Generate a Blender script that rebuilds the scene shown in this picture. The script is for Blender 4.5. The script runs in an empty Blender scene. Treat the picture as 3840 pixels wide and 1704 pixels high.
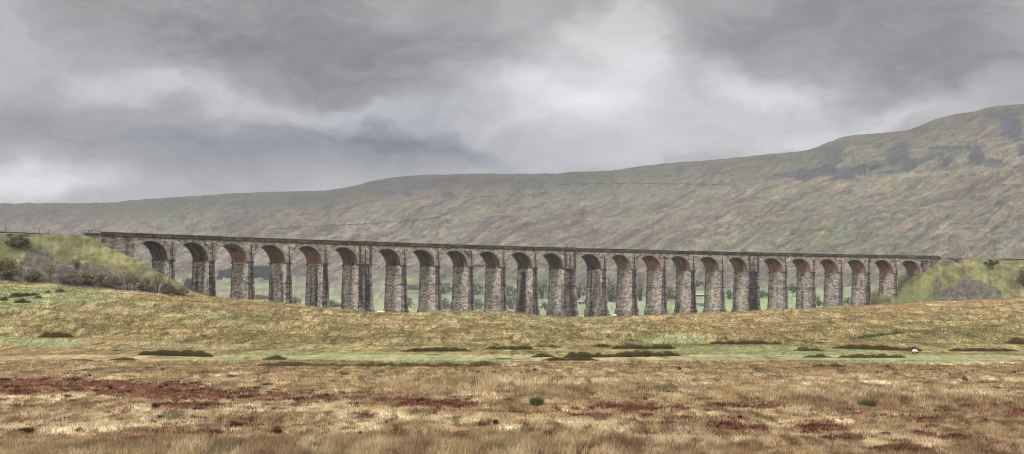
import bpy, math, random
import numpy as np
from mathutils import Vector

# ------------------------------------------------------------------ camera, sky, sun
F = 5772.0            # focal length in photo pixels (photo 3840 wide)
CU, CV = 1920.0, 1152.7   # where the level line of sight meets the photo
scene = bpy.context.scene
COL = scene.collection
cam_d = bpy.data.cameras.new("camera")
cam_d.sensor_width = 36.0
cam_d.lens = F / 3840.0 * 36.0
cam_d.shift_y = (CV - 852.0) / 3840.0
cam_d.clip_start = 0.5
cam_d.clip_end = 20000.0
cam = bpy.data.objects.new("camera", cam_d)
cam.location = (0, 0, 0)
cam.rotation_euler = (math.radians(90), 0, 0)
COL.objects.link(cam)
scene.camera = cam

scene.view_settings.view_transform = 'Standard'
scene.view_settings.look = 'None'
scene.view_settings.exposure = 0.0
scene.view_settings.gamma = 1.0
scene.cycles.use_denoising = True
scene.cycles.max_bounces = 5
scene.cycles.diffuse_bounces = 3
scene.cycles.volume_bounces = 0
scene.cycles.filter_width = 1.2

SUN_AZ, SUN_EL = math.radians(-148), math.radians(34)   # azimuth from +Y clockwise
SUN_STR = 2.3
sd = bpy.data.lights.new("sun", 'SUN')
sd.energy = SUN_STR
sd.angle = math.radians(12)
sd.color = (1.0, 0.96, 0.9)
sun = bpy.data.objects.new("sun", sd)
sdir = Vector((math.sin(SUN_AZ) * math.cos(SUN_EL), math.cos(SUN_AZ) * math.cos(SUN_EL), math.sin(SUN_EL)))
sun.rotation_euler = sdir.to_track_quat('Z', 'Y').to_euler()
COL.objects.link(sun)

world = bpy.data.worlds.new("World")
scene.world = world
world.use_nodes = True


def build_world():
    nt = world.node_tree
    N, L = nt.nodes, nt.links
    N.clear()
    out = N.new('ShaderNodeOutputWorld')

    def val(v):
        n = N.new('ShaderNodeValue'); n.outputs[0].default_value = v; return n.outputs[0]

    def m(op, a, b=None, c=None):
        n = N.new('ShaderNodeMath'); n.operation = op
        for i, x in enumerate((a, b, c)):
            if x is None: continue
            if isinstance(x, (int, float)): n.inputs[i].default_value = x
            else: L.new(x, n.inputs[i])
        return n.outputs[0]
    tc = N.new('ShaderNodeTexCoord')
    nz = N.new('ShaderNodeVectorMath'); nz.operation = 'NORMALIZE'
    L.new(tc.outputs['Generated'], nz.inputs[0])
    sp = N.new('ShaderNodeSeparateXYZ'); L.new(nz.outputs[0], sp.inputs[0])
    az = m('ARCTAN2', sp.outputs[0], sp.outputs[1])
    el = m('ARCSINE', sp.outputs[2])
    cb = N.new('ShaderNodeCombineXYZ'); L.new(az, cb.inputs[0]); L.new(el, cb.inputs[1])
    # warp the sky coordinates so that no cloud edge is a clean ellipse
    def noise(src, scale, detail, rough, sx=1, sy=1, rot=0):
        mp = N.new('ShaderNodeMapping'); mp.inputs['Scale'].default_value = (sx, sy, 1)
        mp.inputs['Rotation'].default_value = (0, 0, rot)
        L.new(src, mp.inputs[0])
        t = N.new('ShaderNodeTexNoise'); t.inputs['Scale'].default_value = scale
        t.inputs['Detail'].default_value = detail; t.inputs['Roughness'].default_value = rough
        L.new(mp.outputs[0], t.inputs['Vector']); return t
    w1 = noise(cb.outputs[0], 9, 6, 0.55, 1, 1.8)
    sub = N.new('ShaderNodeVectorMath'); sub.operation = 'SUBTRACT'
    L.new(w1.outputs['Color'], sub.inputs[0]); sub.inputs[1].default_value = (0.5, 0.5, 0.5)
    scl = N.new('ShaderNodeVectorMath'); scl.operation = 'MULTIPLY'
    L.new(sub.outputs[0], scl.inputs[0]); scl.inputs[1].default_value = (0.13, 0.085, 0)
    P = N.new('ShaderNodeVectorMath'); P.operation = 'ADD'
    L.new(cb.outputs[0], P.inputs[0]); L.new(scl.outputs[0], P.inputs[1])
    # (x, y, half-width, half-height, tilt deg, brightness change, blueness)
    B = SKY_BLOBS
    tot = val(0.36); blue = val(0.0)
    for (x, y, sx, sy, rot, amp, bl) in B:
        a, e = (x - 1288) / 3872.0, (773 - y) / 3872.0
        v = N.new('ShaderNodeVectorMath'); v.operation = 'SUBTRACT'
        L.new(P.outputs[0], v.inputs[0]); v.inputs[1].default_value = (a, e, 0)
        r = N.new('ShaderNodeMapping'); r.vector_type = 'TEXTURE'
        r.inputs['Rotation'].default_value = (0, 0, math.radians(rot))
        r.inputs['Scale'].default_value = (sx * 1.6 / 3872.0, sy * 1.6 / 3872.0, 1)
        L.new(v.outputs[0], r.inputs[0])
        ln = N.new('ShaderNodeVectorMath'); ln.operation = 'LENGTH'; L.new(r.outputs[0], ln.inputs[0])
        mr = N.new('ShaderNodeMapRange'); mr.interpolation_type = 'SMOOTHERSTEP'
        mr.inputs['From Min'].default_value = 1.0; mr.inputs['From Max'].default_value = 0.0
        L.new(ln.outputs['Value'], mr.inputs['Value'])
        tot = m('MULTIPLY_ADD', mr.outputs[0], amp * (1.22 if amp > 0 else 1.05), tot)
        if bl: blue = m('MULTIPLY_ADD', mr.outputs[0], bl, blue)
    n2 = noise(P.outputs[0], 7, 9, 0.6, 1, 2.2, -0.15)
    n3 = noise(P.outputs[0], 26, 7, 0.6, 1, 1.8, 0.25)
    d = m('MULTIPLY', m('SUBTRACT', n2.outputs['Fac'], 0.5), 0.30)
    d2 = m('MULTIPLY', m('SUBTRACT', n3.outputs['Fac'], 0.5), 0.24)
    n4 = noise(P.outputs[0], 70, 6, 0.6, 1, 1.6, -0.3)
    d2 = m('ADD', d2, m('MULTIPLY', m('SUBTRACT', n4.outputs['Fac'], 0.5), 0.10))
    tot = m('ADD', tot, m('ADD', d, d2))
    # overcast: brighter towards the zenith
    mr = N.new('ShaderNodeMapRange'); mr.interpolation_type = 'SMOOTHSTEP'
    mr.inputs['From Min'].default_value = 0.24; mr.inputs['From Max'].default_value = 1.2
    mr.inputs['To Min'].default_value = 0.0; mr.inputs['To Max'].default_value = 2.75
    L.new(el, mr.inputs['Value'])
    tot = m('ADD', tot, mr.outputs[0])
    tot = m('MAXIMUM', tot, 0.12)
    mixc = N.new('ShaderNodeMix'); mixc.data_type = 'RGBA'
    mixc.inputs['A'].default_value = (1.0, 1.0, 1.0, 1)
    mixc.inputs['B'].default_value = (0.93, 0.985, 1.12, 1)
    L.new(m('MINIMUM', m('MAXIMUM', blue, 0), 1), mixc.inputs['Factor'])
    mul = N.new('ShaderNodeMix'); mul.data_type = 'RGBA'; mul.blend_type = 'MULTIPLY'
    mul.inputs['Factor'].default_value = 1.0
    L.new(mixc.outputs['Result'], mul.inputs['A'])
    cg = N.new('ShaderNodeCombineColor'); L.new(tot, cg.inputs[0]); L.new(tot, cg.inputs[1]); L.new(m('MULTIPLY', tot, 1.01), cg.inputs[2])
    L.new(cg.outputs[0], mul.inputs['B'])
    bg = N.new('ShaderNodeBackground'); bg.inputs['Strength'].default_value = 1.0
    L.new(mul.outputs['Result'], bg.inputs['Color'])
    sky = N.new('ShaderNodeTexSky'); sky.sky_type = 'NISHITA'; sky.sun_disc = False
    sky.sun_elevation = SUN_EL; sky.sun_rotation = SUN_AZ
    sky.dust_density = 4.0
    bg2 = N.new('ShaderNodeBackground'); bg2.inputs['Strength'].default_value = 0.05
    L.new(sky.outputs[0], bg2.inputs['Color'])
    mx = N.new('ShaderNodeMixShader'); mx.inputs[0].default_value = 0.93   # the cloud sheet covers nearly all of the sky
    L.new(bg2.outputs[0], mx.inputs[1]); L.new(bg.outputs[0], mx.inputs[2])
    L.new(mx.outputs[0], out.inputs['Surface'])


SKY_BLOBS = [
    (600, 70, 620, 120, -6, -0.12, 0), (800, 170, 360, 80, -10, -0.09, 0), (1120, 90, 230, 150, 0, -0.05, 0),
    (650, 268, 430, 44, -9, 0.12, .1), (330, 215, 120, 36, -12, 0.10, .1), (40, 140, 150, 110, 0, 0.10, .3),
    (980, 345, 200, 55, -8, -0.15, .9), (720, 395, 520, 70, 0, -0.13, .8), (1180, 370, 150, 35, -20, -0.08, .7),
    (0, 490, 330, 42, 0, 0.34, 0), (450, 330, 420, 60, 0, -0.05, .2), (120, 395, 220, 35, -5, -0.06, 0), (120, 330, 160, 60, 0, -0.05, .3),
    (1480, 170, 260, 130, 20, 0.21, 0), (1560, 70, 110, 90, -35, 0.16, 0), (1700, 290, 430, 140, 0, 0.21, .1),
    (1940, 215, 150, 60, -20, 0.17, 0), (1350, 250, 260, 70, 0, 0.12, .2), (1000, 300, 250, 30, -5, 0.07, .3),
    (2130, 60, 480, 90, 0, -0.11, 0), (2330, 200, 280, 85, 0, -0.16, .1), (2576, 60, 130, 90, 0, 0.05, 0),
    (2150, 325, 300, 40, 10, 0.17, 0), (1450, 390, 300, 40, 5, 0.04, .3), (1850, 110, 150, 70, -20, -0.05, 0),
    (1300, 30, 120, 60, 10, 0.05, 0),
]
build_world()

# ------------------------------------------------------------------ helpers
rng = np.random.default_rng(7)
random.seed(7)


def lin(r, g, b, k=1.0):
    o = []
    for c in (r, g, b):
        c /= 255.0
        o.append((c / 12.92 if c <= 0.04045 else ((c + 0.055) / 1.055) ** 2.4) * k)
    return np.array(o)


def hsh(ix, iy, seed):
    h = (ix.astype(np.int64) * 374761393 + iy.astype(np.int64) * 668265263 + seed * 1442695041) & 0xFFFFFFFF
    h = ((h ^ (h >> 13)) * 1274126177) & 0xFFFFFFFF
    h = h ^ (h >> 16)
    return (h & 0xFFFFFF) / float(0xFFFFFF)


def vn(x, y, seed=0):
    x = np.asarray(x, float); y = np.asarray(y, float)
    ix = np.floor(x); iy = np.floor(y)
    fx = x - ix; fy = y - iy
    fx = fx * fx * (3 - 2 * fx); fy = fy * fy * (3 - 2 * fy)
    a = hsh(ix, iy, seed); b = hsh(ix + 1, iy, seed); c = hsh(ix, iy + 1, seed); d = hsh(ix + 1, iy + 1, seed)
    return (a + (b - a) * fx) * (1 - fy) + (c + (d - c) * fx) * fy


def fbm(x, y, seed=0, octv=4, g=0.5):
    s = 0; a = 1; t = 0
    for i in range(octv):
        s = s + a * vn(x * 2 ** i + 17.3 * i, y * 2 ** i - 9.1 * i, seed + i * 31); t += a; a *= g
    return s / t


def sst(a, b, x):
    t = np.clip((x - a) / (b - a), 0, 1)
    return t * t * (3 - 2 * t)


def mixa(a, b, f):
    f = np.asarray(f)[..., None]
    return a * (1 - f) + b * f


def mesh(name, V, Fc, mat, parent=None, col=None, uv=None, smooth=False):
    """one mesh object; Fc is an (n,4) / (n,3) array or a list of index lists"""
    me = bpy.data.meshes.new(name)
    V = np.asarray(V, np.float32)
    if isinstance(Fc, np.ndarray):
        n, k = Fc.shape
        me.vertices.add(len(V)); me.vertices.foreach_set('co', V.ravel())
        me.loops.add(n * k); me.loops.foreach_set('vertex_index', Fc.ravel().astype(np.int32))
        me.polygons.add(n)
        me.polygons.foreach_set('loop_start', np.arange(0, n * k, k, dtype=np.int32))
        me.update(calc_edges=True)
    else:
        me.from_pydata([tuple(map(float, v)) for v in V], [], [tuple(int(i) for i in f) for f in Fc])
        me.update()
    if col is not None:
        a = me.color_attributes.new('Col', 'FLOAT_COLOR', 'POINT')
        c4 = np.ones((len(V), 4), np.float32); c4[:, :3] = col
        a.data.foreach_set('color', c4.ravel())
    if uv is not None:
        li = np.empty(len(me.loops), np.int32); me.loops.foreach_get('vertex_index', li)
        u = me.uv_layers.new(name='UVMap')
        u.data.foreach_set('uv', np.asarray(uv, np.float32)[li].ravel())
    me.polygons.foreach_set('use_smooth', np.full(len(me.polygons), smooth, bool))
    if mat is not None: me.materials.append(mat)
    o = bpy.data.objects.new(name, me)
    COL.objects.link(o)
    if parent is not None: o.parent = parent
    return o


def root(name, label, cat, loc=(0, 0, 0), rz=0.0, group=None):
    o = bpy.data.objects.new(name, None)
    o.location = loc; o.rotation_euler = (0, 0, rz); o.empty_display_size = 0.5
    COL.objects.link(o)
    return tag(o, label, cat, group)


def tag(o, label=None, cat=None, group=None, kind=None):
    if label: o['label'] = label
    if cat: o['category'] = cat
    if group: o['group'] = group
    if kind: o['kind'] = kind
    return o


class MB:
    """collects simple solids into one mesh"""
    def __init__(s): s.v = []; s.f = []; s.c = []; s.uv = []

    def add(s, V, Fs, col=(1, 1, 1), uv=None):
        b = len(s.v)
        s.v += [tuple(v) for v in V]; s.f += [[i + b for i in f] for f in Fs]
        s.c += [tuple(col)] * len(V)
        s.uv += list(uv) if uv is not None else [(v[0] * .7 + v[1] * .7, v[2]) for v in V]

    def box(s, c, h, rz=0, col=(1, 1, 1), taper=1.0):
        ca, sa = math.cos(rz), math.sin(rz); V = []
        for k in (-1, 1):
            for (i, j) in ((-1, -1), (1, -1), (1, 1), (-1, 1)):
                q = taper if k > 0 else 1
                x, y = i * h[0] * q, j * h[1] * q
                V.append((c[0] + x * ca - y * sa, c[1] + x * sa + y * ca, c[2] + k * h[2]))
        s.add(V, [(0, 3, 2, 1), (4, 5, 6, 7), (0, 1, 5, 4), (1, 2, 6, 5), (2, 3, 7, 6), (3, 0, 4, 7)], col)

    def tube(s, P, R, n=6, col=(1, 1, 1), cap=True):
        P = [Vector(p) for p in P]; V = []; Fs = []
        for i, p in enumerate(P):
            t = (P[min(i + 1, len(P) - 1)] - P[max(i - 1, 0)]).normalized()
            a = t.orthogonal().normalized() if abs(t.z) > .9 else t.cross(Vector((0, 0, 1))).normalized()
            b = t.cross(a)
            for k in range(n):
                an = 2 * math.pi * k / n
                V.append(p + (a * math.cos(an) + b * math.sin(an)) * R[i])
        for i in range(len(P) - 1):
            for k in range(n):
                Fs.append((i * n + k, i * n + (k + 1) % n, (i + 1) * n + (k + 1) % n, (i + 1) * n + k))
        if cap:
            Fs.append(tuple(range(n))[::-1]); Fs.append(tuple((len(P) - 1) * n + k for k in range(n)))
        s.add(V, Fs, col)

    def build(s, name, mat, parent=None, smooth=False, col=True):
        return mesh(name, s.v, s.f, mat, parent, col=np.array(s.c) if col else None, uv=s.uv, smooth=smooth)


def grid_faces(nr, nc):
    i = np.arange(nr - 1)[:, None] * nc + np.arange(nc - 1)[None, :]
    i = i.ravel()
    return np.stack([i, i + 1, i + nc + 1, i + nc], 1)


# ------------------------------------------------------------------ materials
def newmat(name):
    m = bpy.data.materials.new(name); m.use_nodes = True
    nt = m.node_tree; b = nt.nodes['Principled BSDF']
    b.inputs['Roughness'].default_value = 0.95
    b.inputs['Specular IOR Level'].default_value = 0.15
    return m, nt, b


def attr_mat(name, scales=((3, .35),), bump=None, rough=0.95, mul=1.0, stretch=(1, 1, 1)):
    """vertex colour times layers of noise"""
    m, nt, b = newmat(name); N, L = nt.nodes, nt.links
    b.inputs['Roughness'].default_value = rough
    at = N.new('ShaderNodeAttribute'); at.attribute_name = 'Col'
    tc = N.new('ShaderNodeTexCoord')
    mp = N.new('ShaderNodeMapping'); mp.inputs['Scale'].default_value = stretch
    L.new(tc.outputs['Object'], mp.inputs[0])
    cur = at.outputs['Color']
    for sc, amt in scales:
        t = N.new('ShaderNodeTexNoise'); t.inputs['Scale'].default_value = sc
        t.inputs['Detail'].default_value = 4; t.inputs['Roughness'].default_value = 0.6
        L.new(mp.outputs[0], t.inputs['Vector'])
        r = N.new('ShaderNodeMapRange')
        r.inputs['From Min'].default_value = 0.3; r.inputs['From Max'].default_value = 0.7
        r.inputs['To Min'].default_value = (1 - amt) * mul; r.inputs['To Max'].default_value = (1 + amt) * mul
        L.new(t.outputs['Fac'], r.inputs['Value'])
        v = N.new('ShaderNodeVectorMath'); v.operation = 'SCALE'
        L.new(cur, v.inputs[0]); L.new(r.outputs[0], v.inputs['Scale'])
        cur = v.outputs[0]; mul = 1.0
    L.new(cur, b.inputs['Base Color'])
    if bump:
        t = N.new('ShaderNodeTexNoise'); t.inputs['Scale'].default_value = bump[0]
        t.inputs['Detail'].default_value = 5
        L.new(mp.outputs[0], t.inputs['Vector'])
        bp = N.new('ShaderNodeBump'); bp.inputs['Strength'].default_value = 1.0
        bp.inputs['Distance'].default_value = bump[1]
        L.new(t.outputs['Fac'], bp.inputs['Height']); L.new(bp.outputs[0], b.inputs['Normal'])
    return m


def masonry_mat(name, bw=1.1, rh=0.45, var=0.45, joint=0.55):
    m, nt, b = newmat(name); N, L = nt.nodes, nt.links
    at = N.new('ShaderNodeAttribute'); at.attribute_name = 'Col'
    uv = N.new('ShaderNodeUVMap'); uv.uv_map = 'UVMap'
    br = N.new('ShaderNodeTexBrick')
    br.inputs['Scale'].default_value = 1.0
    br.inputs['Color1'].default_value = (1 - var, 1 - var, 1 - var, 1)
    br.inputs['Color2'].default_value = (1 + var, 1 + var, 1 + var * 1.02, 1)
    br.inputs['Mortar'].default_value = (joint, joint, joint, 1)
    br.inputs['Mortar Size'].default_value = 0.035
    br.inputs['Brick Width'].default_value = bw
    br.inputs['Row Height'].default_value = rh
    L.new(uv.outputs[0], br.inputs['Vector'])
    t = N.new('ShaderNodeTexNoise'); t.inputs['Scale'].default_value = 1.3
    t.inputs['Detail'].default_value = 6; t.inputs['Roughness'].default_value = 0.7
    L.new(uv.outputs[0], t.inputs['Vector'])
    r = N.new('ShaderNodeMapRange'); r.inputs['From Min'].default_value = .3; r.inputs['From Max'].default_value = .7
    r.inputs['To Min'].default_value = .5; r.inputs['To Max'].default_value = 1.45
    L.new(t.outputs['Fac'], r.inputs['Value'])
    v = N.new('ShaderNodeVectorMath'); v.operation = 'MULTIPLY'
    L.new(at.outputs['Color'], v.inputs[0]); L.new(br.outputs['Color'], v.inputs[1])
    s = N.new('ShaderNodeVectorMath'); s.operation = 'SCALE'
    L.new(v.outputs[0], s.inputs[0]); L.new(r.outputs[0], s.inputs['Scale'])
    L.new(s.outputs[0], b.inputs['Base Color'])
    bp = N.new('ShaderNodeBump'); bp.inputs['Distance'].default_value = 0.12
    bp.inputs['Strength'].default_value = 0.8
    L.new(v.outputs[0], bp.inputs['Height']); L.new(bp.outputs[0], b.inputs['Normal'])
    return m


M_ground = attr_mat('moor_turf', ((0.9, .22), (3.5, .3)), bump=(1.6, .18))
M_fell = attr_mat('fell_turf', ((0.05, .16), (0.2, .16)), bump=(0.05, 2.0))
M_blade = attr_mat('grass_blades', ((0.8, .12),))
M_stone = masonry_mat('viaduct_masonry', 1.5, .62, .5, .6)
M_ring = masonry_mat('voussoir_stone', 0.6, 0.8, .2, .6)
M_brick = masonry_mat('soffit_brick', 0.5, 0.3, .22, .8)
M_plain = attr_mat('weathered_surface', ((2.0, .3),))
M_leaf = attr_mat('foliage', ((1.5, .3),))
M_wood = attr_mat('bark', ((4, .3),))
M_wool = attr_mat('wool', ((8, .08),))

# ------------------------------------------------------------------ line of the viaduct
P0, KAP, X0, Y0 = 0.80, -0.000999, -121.964, 495.455
HP, HS, DEP = 23.93, 15.41, 10.16
RISE, SPAN, PW, PWW = 6.2, 13.44, 2.10, 5.76


def W(s, d, h):
    s = np.asarray(s, float); ph = P0 + KAP * s
    x = X0 + (np.sin(ph) - math.sin(P0)) / KAP - np.sin(ph) * d
    y = Y0 - (np.cos(ph) - math.cos(P0)) / KAP + np.cos(ph) * d
    return np.stack(np.broadcast_arrays(x, y, np.asarray(h, float)), -1)


def sd_of(x, y):
    cx = X0 - math.sin(P0) / KAP; cy = Y0 + math.cos(P0) / KAP
    dx, dy = x - cx, y - cy
    ph = np.arctan2(-dx, dy)
    return (ph - P0) / KAP, np.hypot(dx, dy) + 1 / KAP


def s_of_u(u, d=0.0):
    lo, hi = -120.0, 520.0
    for _ in range(50):
        mid = (lo + hi) / 2; p = W(mid, d, 0)
        if CU + F * p[0] / p[1] < u: lo = mid
        else: hi = mid
    return (lo + hi) / 2


# arches and piers along s
bays, piers = [], []
s_ = 0.0
for i in range(1, 25):
    bays.append((s_, s_ + SPAN)); s_ += SPAN
    if i < 24:
        w_ = PWW if i % 6 == 0 else PW
        piers.append((s_, s_ + w_)); s_ += w_
S_END = s_
S_LEFT = -11.6
S_RIGHT = s_of_u(3524)
print('S_END', S_END, 'S_RIGHT', S_RIGHT)

# ------------------------------------------------------------------ terrain
via_t = []; via_y = []
for s0 in np.linspace(-60, 460, 80):
    p = W(s0, -1, 0); via_t.append(p[0] / p[1]); via_y.append(p[1])
via_t = np.array(via_t); via_y = np.array(via_y)
K1 = 3840 / 2576.0
crest = np.array([(0, 711), (170, 723), (300, 734), (430, 741), (540, 748), (640, 757), (730, 765), (830, 776), (940, 787), (1040, 787), (1100, 784),
                  (1280, 784), (1340, 792), (1460, 799), (1530, 799), (1700, 791), (1850, 785), (2000, 778), (2200, 768), (2400, 758), (2576, 750)], float) * K1
skyl = np.array([(0, 515), (60, 513), (130, 511), (200, 511.5), (300, 509), (330, 504), (450, 496), (560, 488), (660, 484), (790, 481), (815, 480), (860, 474),
                 (900, 465), (940, 454), (1000, 445), (1080, 440), (1200, 437), (1330, 438), (1395, 437), (1440, 433), (1520, 431), (1560, 427), (1600, 420), (1700, 409),
                 (1780, 403), (1850, 397), (1900, 392), (1960, 386), (2000, 383), (2030, 378), (2055, 371), (2080, 360), (2105, 350), (2140, 341), (2230, 334),
                 (2280, 328), (2300, 322), (2325, 311), (2350, 301), (2400, 288), (2450, 281), (2480, 272), (2500, 267), (2576, 262)], float) * K1


def crest_y(t):
    yv = np.interp(t, via_t, via_y)
    return np.interp(t, [-1, -.32, -.25, -.2, .15, .25, .4, 1], [395, 425, 465, 0, 0, 665, 675, 675]) * 0 + \
        np.where(t < -.2, np.interp(t, [-1, -.33, -.25, -.2], [400, 430, 462, np.interp(-.2, via_t, via_y) - 16]),
                 np.where(t > .22, np.minimum(yv - 16, np.interp(t, [.22, .3, 1], [668, 668, 640])), yv - 16))


def base_h(x, y):
    t = np.clip(x / np.maximum(y, 20), -1.2, 1.2)
    u = CU + F * t
    yc = crest_y(t)
    rc = np.interp(u, crest[:, 0], crest[:, 1])
    hc = (CV - rc) / F * yc
    ys = np.interp(t, [-.5, -.33, 0, .2, .33, .5], [3700, 3500, 3000, 2700, 2500, 2400])
    rs = np.interp(u, skyl[:, 0], skyl[:, 1])
    hs_ = (CV - rs) / F * ys
    # far rows of the valley behind the viaduct
    h760 = (CV - 1196) / F * 760.0 + 0 * t
    h950 = (CV - np.interp(u, [0, 1900, 2600, 3300, 3840], [1150, 1152, 1152, 1140, 1120])) / F * 950
    h1250 = (CV - np.interp(u, [0, 1900, 2600, 3300, 3840], [1090, 1092, 1098, 1085, 1070])) / F * 1250
    h1600 = (CV - np.interp(u, [0, 1900, 2600, 3300, 3840], [1020, 1030, 1040, 1020, 1000])) / F * 1600
    ydip = yc + 45
    hdip = hc - 3.0
    lev = -6.35 + 0 * t
    h = np.where(y < 235, lev, 0.0)
    a = sst(0, 1, np.clip((y - 225) / (yc - 225), 0, 1)) * .35 + .65 * np.clip((y - 235) / (yc - 235), 0, 1) ** .9
    h = np.where((y >= 225), lev + (hc - lev) * a, h)
    h = np.where(y > yc, hc + (hdip - hc) * sst(0, 1, (y - yc) / 45.0), h)

    def seg(h, y0, ha, y1, hb, k=1.0):
        return np.where(y > y0, ha + (hb - ha) * np.clip((y - y0) / (y1 - y0), 0, 1) ** k, h)
    h = seg(h, ydip, hdip, 780, h760)
    h = seg(h, 780, h760, 950, h950)
    h = seg(h, 950, h950, 1250, h1250)
    h = seg(h, 1250, h1250, 1600, h1600)
    h = seg(h, 1600, h1600, ys, hs_, 1.02)
    h = np.where(y > ys, hs_ - (y - ys) * 0.10, h)
    return h


EMB_TOP = 22.35


def emb_h(x, y):
    s, d = sd_of(x, y)
    dl = np.maximum(0, np.abs(d - 5) - 6.3)
    wob = (fbm(x / 9, y / 9, 5, 3) - .5) * 2.2
    left = EMB_TOP - np.hypot(np.maximum(0, s + 17.0), dl) / 1.85 + wob * sst(1, 8, np.hypot(np.maximum(0, s + 17.0), dl))
    sR = S_RIGHT + 1.5
    tp = EMB_TOP + .25
    rr = np.hypot(np.maximum(0, sR - s), dl)
    right = tp - rr / 1.62 + wob * sst(1, 8, rr)
    e = np.where(s < 190, left, right)
    e = np.where((s < -260) | (s > 640), -100, e)
    return e


def T(x, y, detail=True):
    x = np.asarray(x, float); y = np.asarray(y, float)
    h = base_h(x, y)
    near = (y > 395) & (y < 860)
    e = np.where(near, emb_h(x, y), -100.0)
    k = 1.2
    h = np.where(e > h - 6, np.log(np.exp(np.clip((h - e) / k, -30, 30)) + 1) * k + e, h)
    if detail:
        hum = (fbm(x / 2.6, y / 2.6, 11, 3) - .5) * .5 + (fbm(x / 9, y / 9, 12, 3) - .5) * .5
        hum2 = (fbm(x / 14, y / 14, 13, 4) - .5) * 2.2
        # grassy knoll and two low folds of the slope
        h = h + 1.3 * np.exp(-(((x - 31) / 7.5) ** 2 + ((y - 278) / 14.0) ** 2))
        h = h + np.where((x > 60) & (y < 420), .9 * sst(60, 90, x) * np.exp(-((y - 300 - (x - 90) * .5) / 9.0) ** 2), 0)
        h = h - 1.0 * np.exp(-(((x + 74) / 4.5) ** 2 + ((y - 398) / 16.0) ** 2))
        wb = sst(190, 260, y)
        yc_ = crest_y(np.clip(x / np.maximum(y, 20), -1.2, 1.2))
        roll = (fbm(x / 22, y / 34, 14, 3) - .5) * 3.4 * sst(235, 290, y) * sst(yc_ - 12, yc_ - 80, y)
        fl = 1 - .72 * sst(160, 180, y) * sst(275, 245, y)      # the wet flat is nearly level
        hum = hum * fl; hum2 = hum2 * fl
        h = h + roll + hum * (1.5 - .5 * sst(150, 200, y)) * (1 - wb * .5) * np.where(y < 420, 1, .5) + hum2 * wb * np.where(y < 700, .55, 1.0)
    return h


def row_of(y, h): return CV - F * h / y


def at(u, row, y0=60.0, y1=4000.0):
    """the ground point seen at a photo pixel"""
    t = (u - CU) / F
    Y = np.geomspace(y0, y1, 6000)
    r = row_of(Y, T(t * Y, Y))
    i = np.argmax(r <= row)
    return np.array([t * Y[i], Y[i], float(T(t * Y[i], Y[i]))])


# ---- colours of the ground (albedo; k converts a sunless photo tone)
KA = 0.60
c_straw = lin(194, 168, 126, KA); c_straw2 = lin(226, 206, 166, KA); c_brown = lin(158, 132, 98, KA)
c_green = lin(144, 160, 108, KA); c_green2 = lin(170, 172, 120, KA); c_olive = lin(118, 116, 70, KA)
c_red = lin(110, 60, 45, KA); c_rust = lin(170, 134, 94, KA); c_dark = lin(74, 68, 42, KA)


def ell(u, r, cu, cr, su, sr, tilt=0.0):
    c, s = math.cos(math.radians(tilt)), math.sin(math.radians(tilt))
    du, dr = u - cu, r - cr
    a = (du * c + dr * s) / su; b = (-du * s + dr * c) / sr
    return np.exp(-np.minimum(a * a + b * b, 20))


RED = [(150, 1440, 460, 18, 0, 1.3), (120, 1468, 300, 13, 0, 1.1), (560, 1450, 280, 14, 2, .7), (700, 1480, 400, 20, 2, 1.2), (900, 1470, 170, 15, 0, .6),
       (720, 1525, 200, 16, 0, .8), (1110, 1490, 160, 18, 3, .9), (1450, 1490, 260, 20, 3, .6), (1620, 1515, 260, 22, 4, .9), (2080, 1535, 300, 17, 2, .55),
       (2400, 1530, 260, 14, 3, .8), (2250, 1558, 380, 10, 2, .7), (2780, 1525, 230, 14, 0, .7), (2740, 1600, 130, 26, 4, .9), (3050, 1605, 140, 22, 3, .6),
       (3350, 1565, 160, 9, 3, .7), (3500, 1590, 130, 8, 2, .5), (3600, 1640, 230, 30, 3, .5), (3120, 1650, 330, 16, 0, .5), (3780, 1560, 100, 20, 0, .4),
       (450, 1620, 260, 9, 0, .35), (880, 1600, 60, 14, 0, .8), (1330, 1560, 100, 14, 0, .6), (2250, 1655, 260, 14, 0, .45), (2420, 1690, 400, 10, 0, .5),
       (100, 1630, 80, 14, 0, .5), (1040, 1620, 26, 14, 0, .9), (1820, 1590, 40, 14, 0, .8), (3350, 1690, 300, 14, 0, .6)]
PALE = [(300, 1490, 300, 14, 0), (200, 1545, 350, 22, 0), (620, 1530, 150, 20, 0), (1250, 1500, 120, 12, 0), (1080, 1545, 300, 18, 0), (1830, 1492, 90, 16, 0),
        (1600, 1560, 330, 16, 0), (2000, 1585, 420, 26, 2), (2750, 1545, 300, 10, 0), (3000, 1585, 300, 12, -3), (1450, 1610, 330, 16, 0), (700, 1600, 300, 20, 0),
        (3450, 1655, 400, 22, 2), (2600, 1660, 260, 14, 0), (300, 1600, 350, 18, 0), (2000, 1440, 300, 14, 0), (3500, 1480, 400, 16, 0), (3550, 1360, 220, 9, 0)]
GREENS = [(520, 1312, 620, 13, 2, .5), (120, 1283, 260, 18, 2, 1), (620, 1290, 420, 10, 3, .6), (1250, 1335, 380, 17, 1, .95), (1650, 1345, 380, 15, 0, 1), (900, 1352, 360, 12, 0, .7),
          (2530, 1272, 170, 20, 0, .9), (2900, 1318, 560, 24, 0, .85), (3400, 1345, 700, 22, 0, .8), (2650, 1352, 420, 16, 0, .7), (2300, 1285, 300, 16, 0, .3), (1950, 1290, 300, 14, 0, .3), (90, 1110, 250, 34, 0, 1), (300, 1105, 180, 24, 6, .9),
          (40, 1150, 160, 14, -4, .8), (560, 1140, 160, 14, 4, .3), (1900, 1205, 220, 12, 0, .3), (1690, 1190, 120, 10, 0, .6), (3700, 1345, 260, 16, 0, .5), (3420, 1345, 300, 26, 0, .5)]


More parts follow.
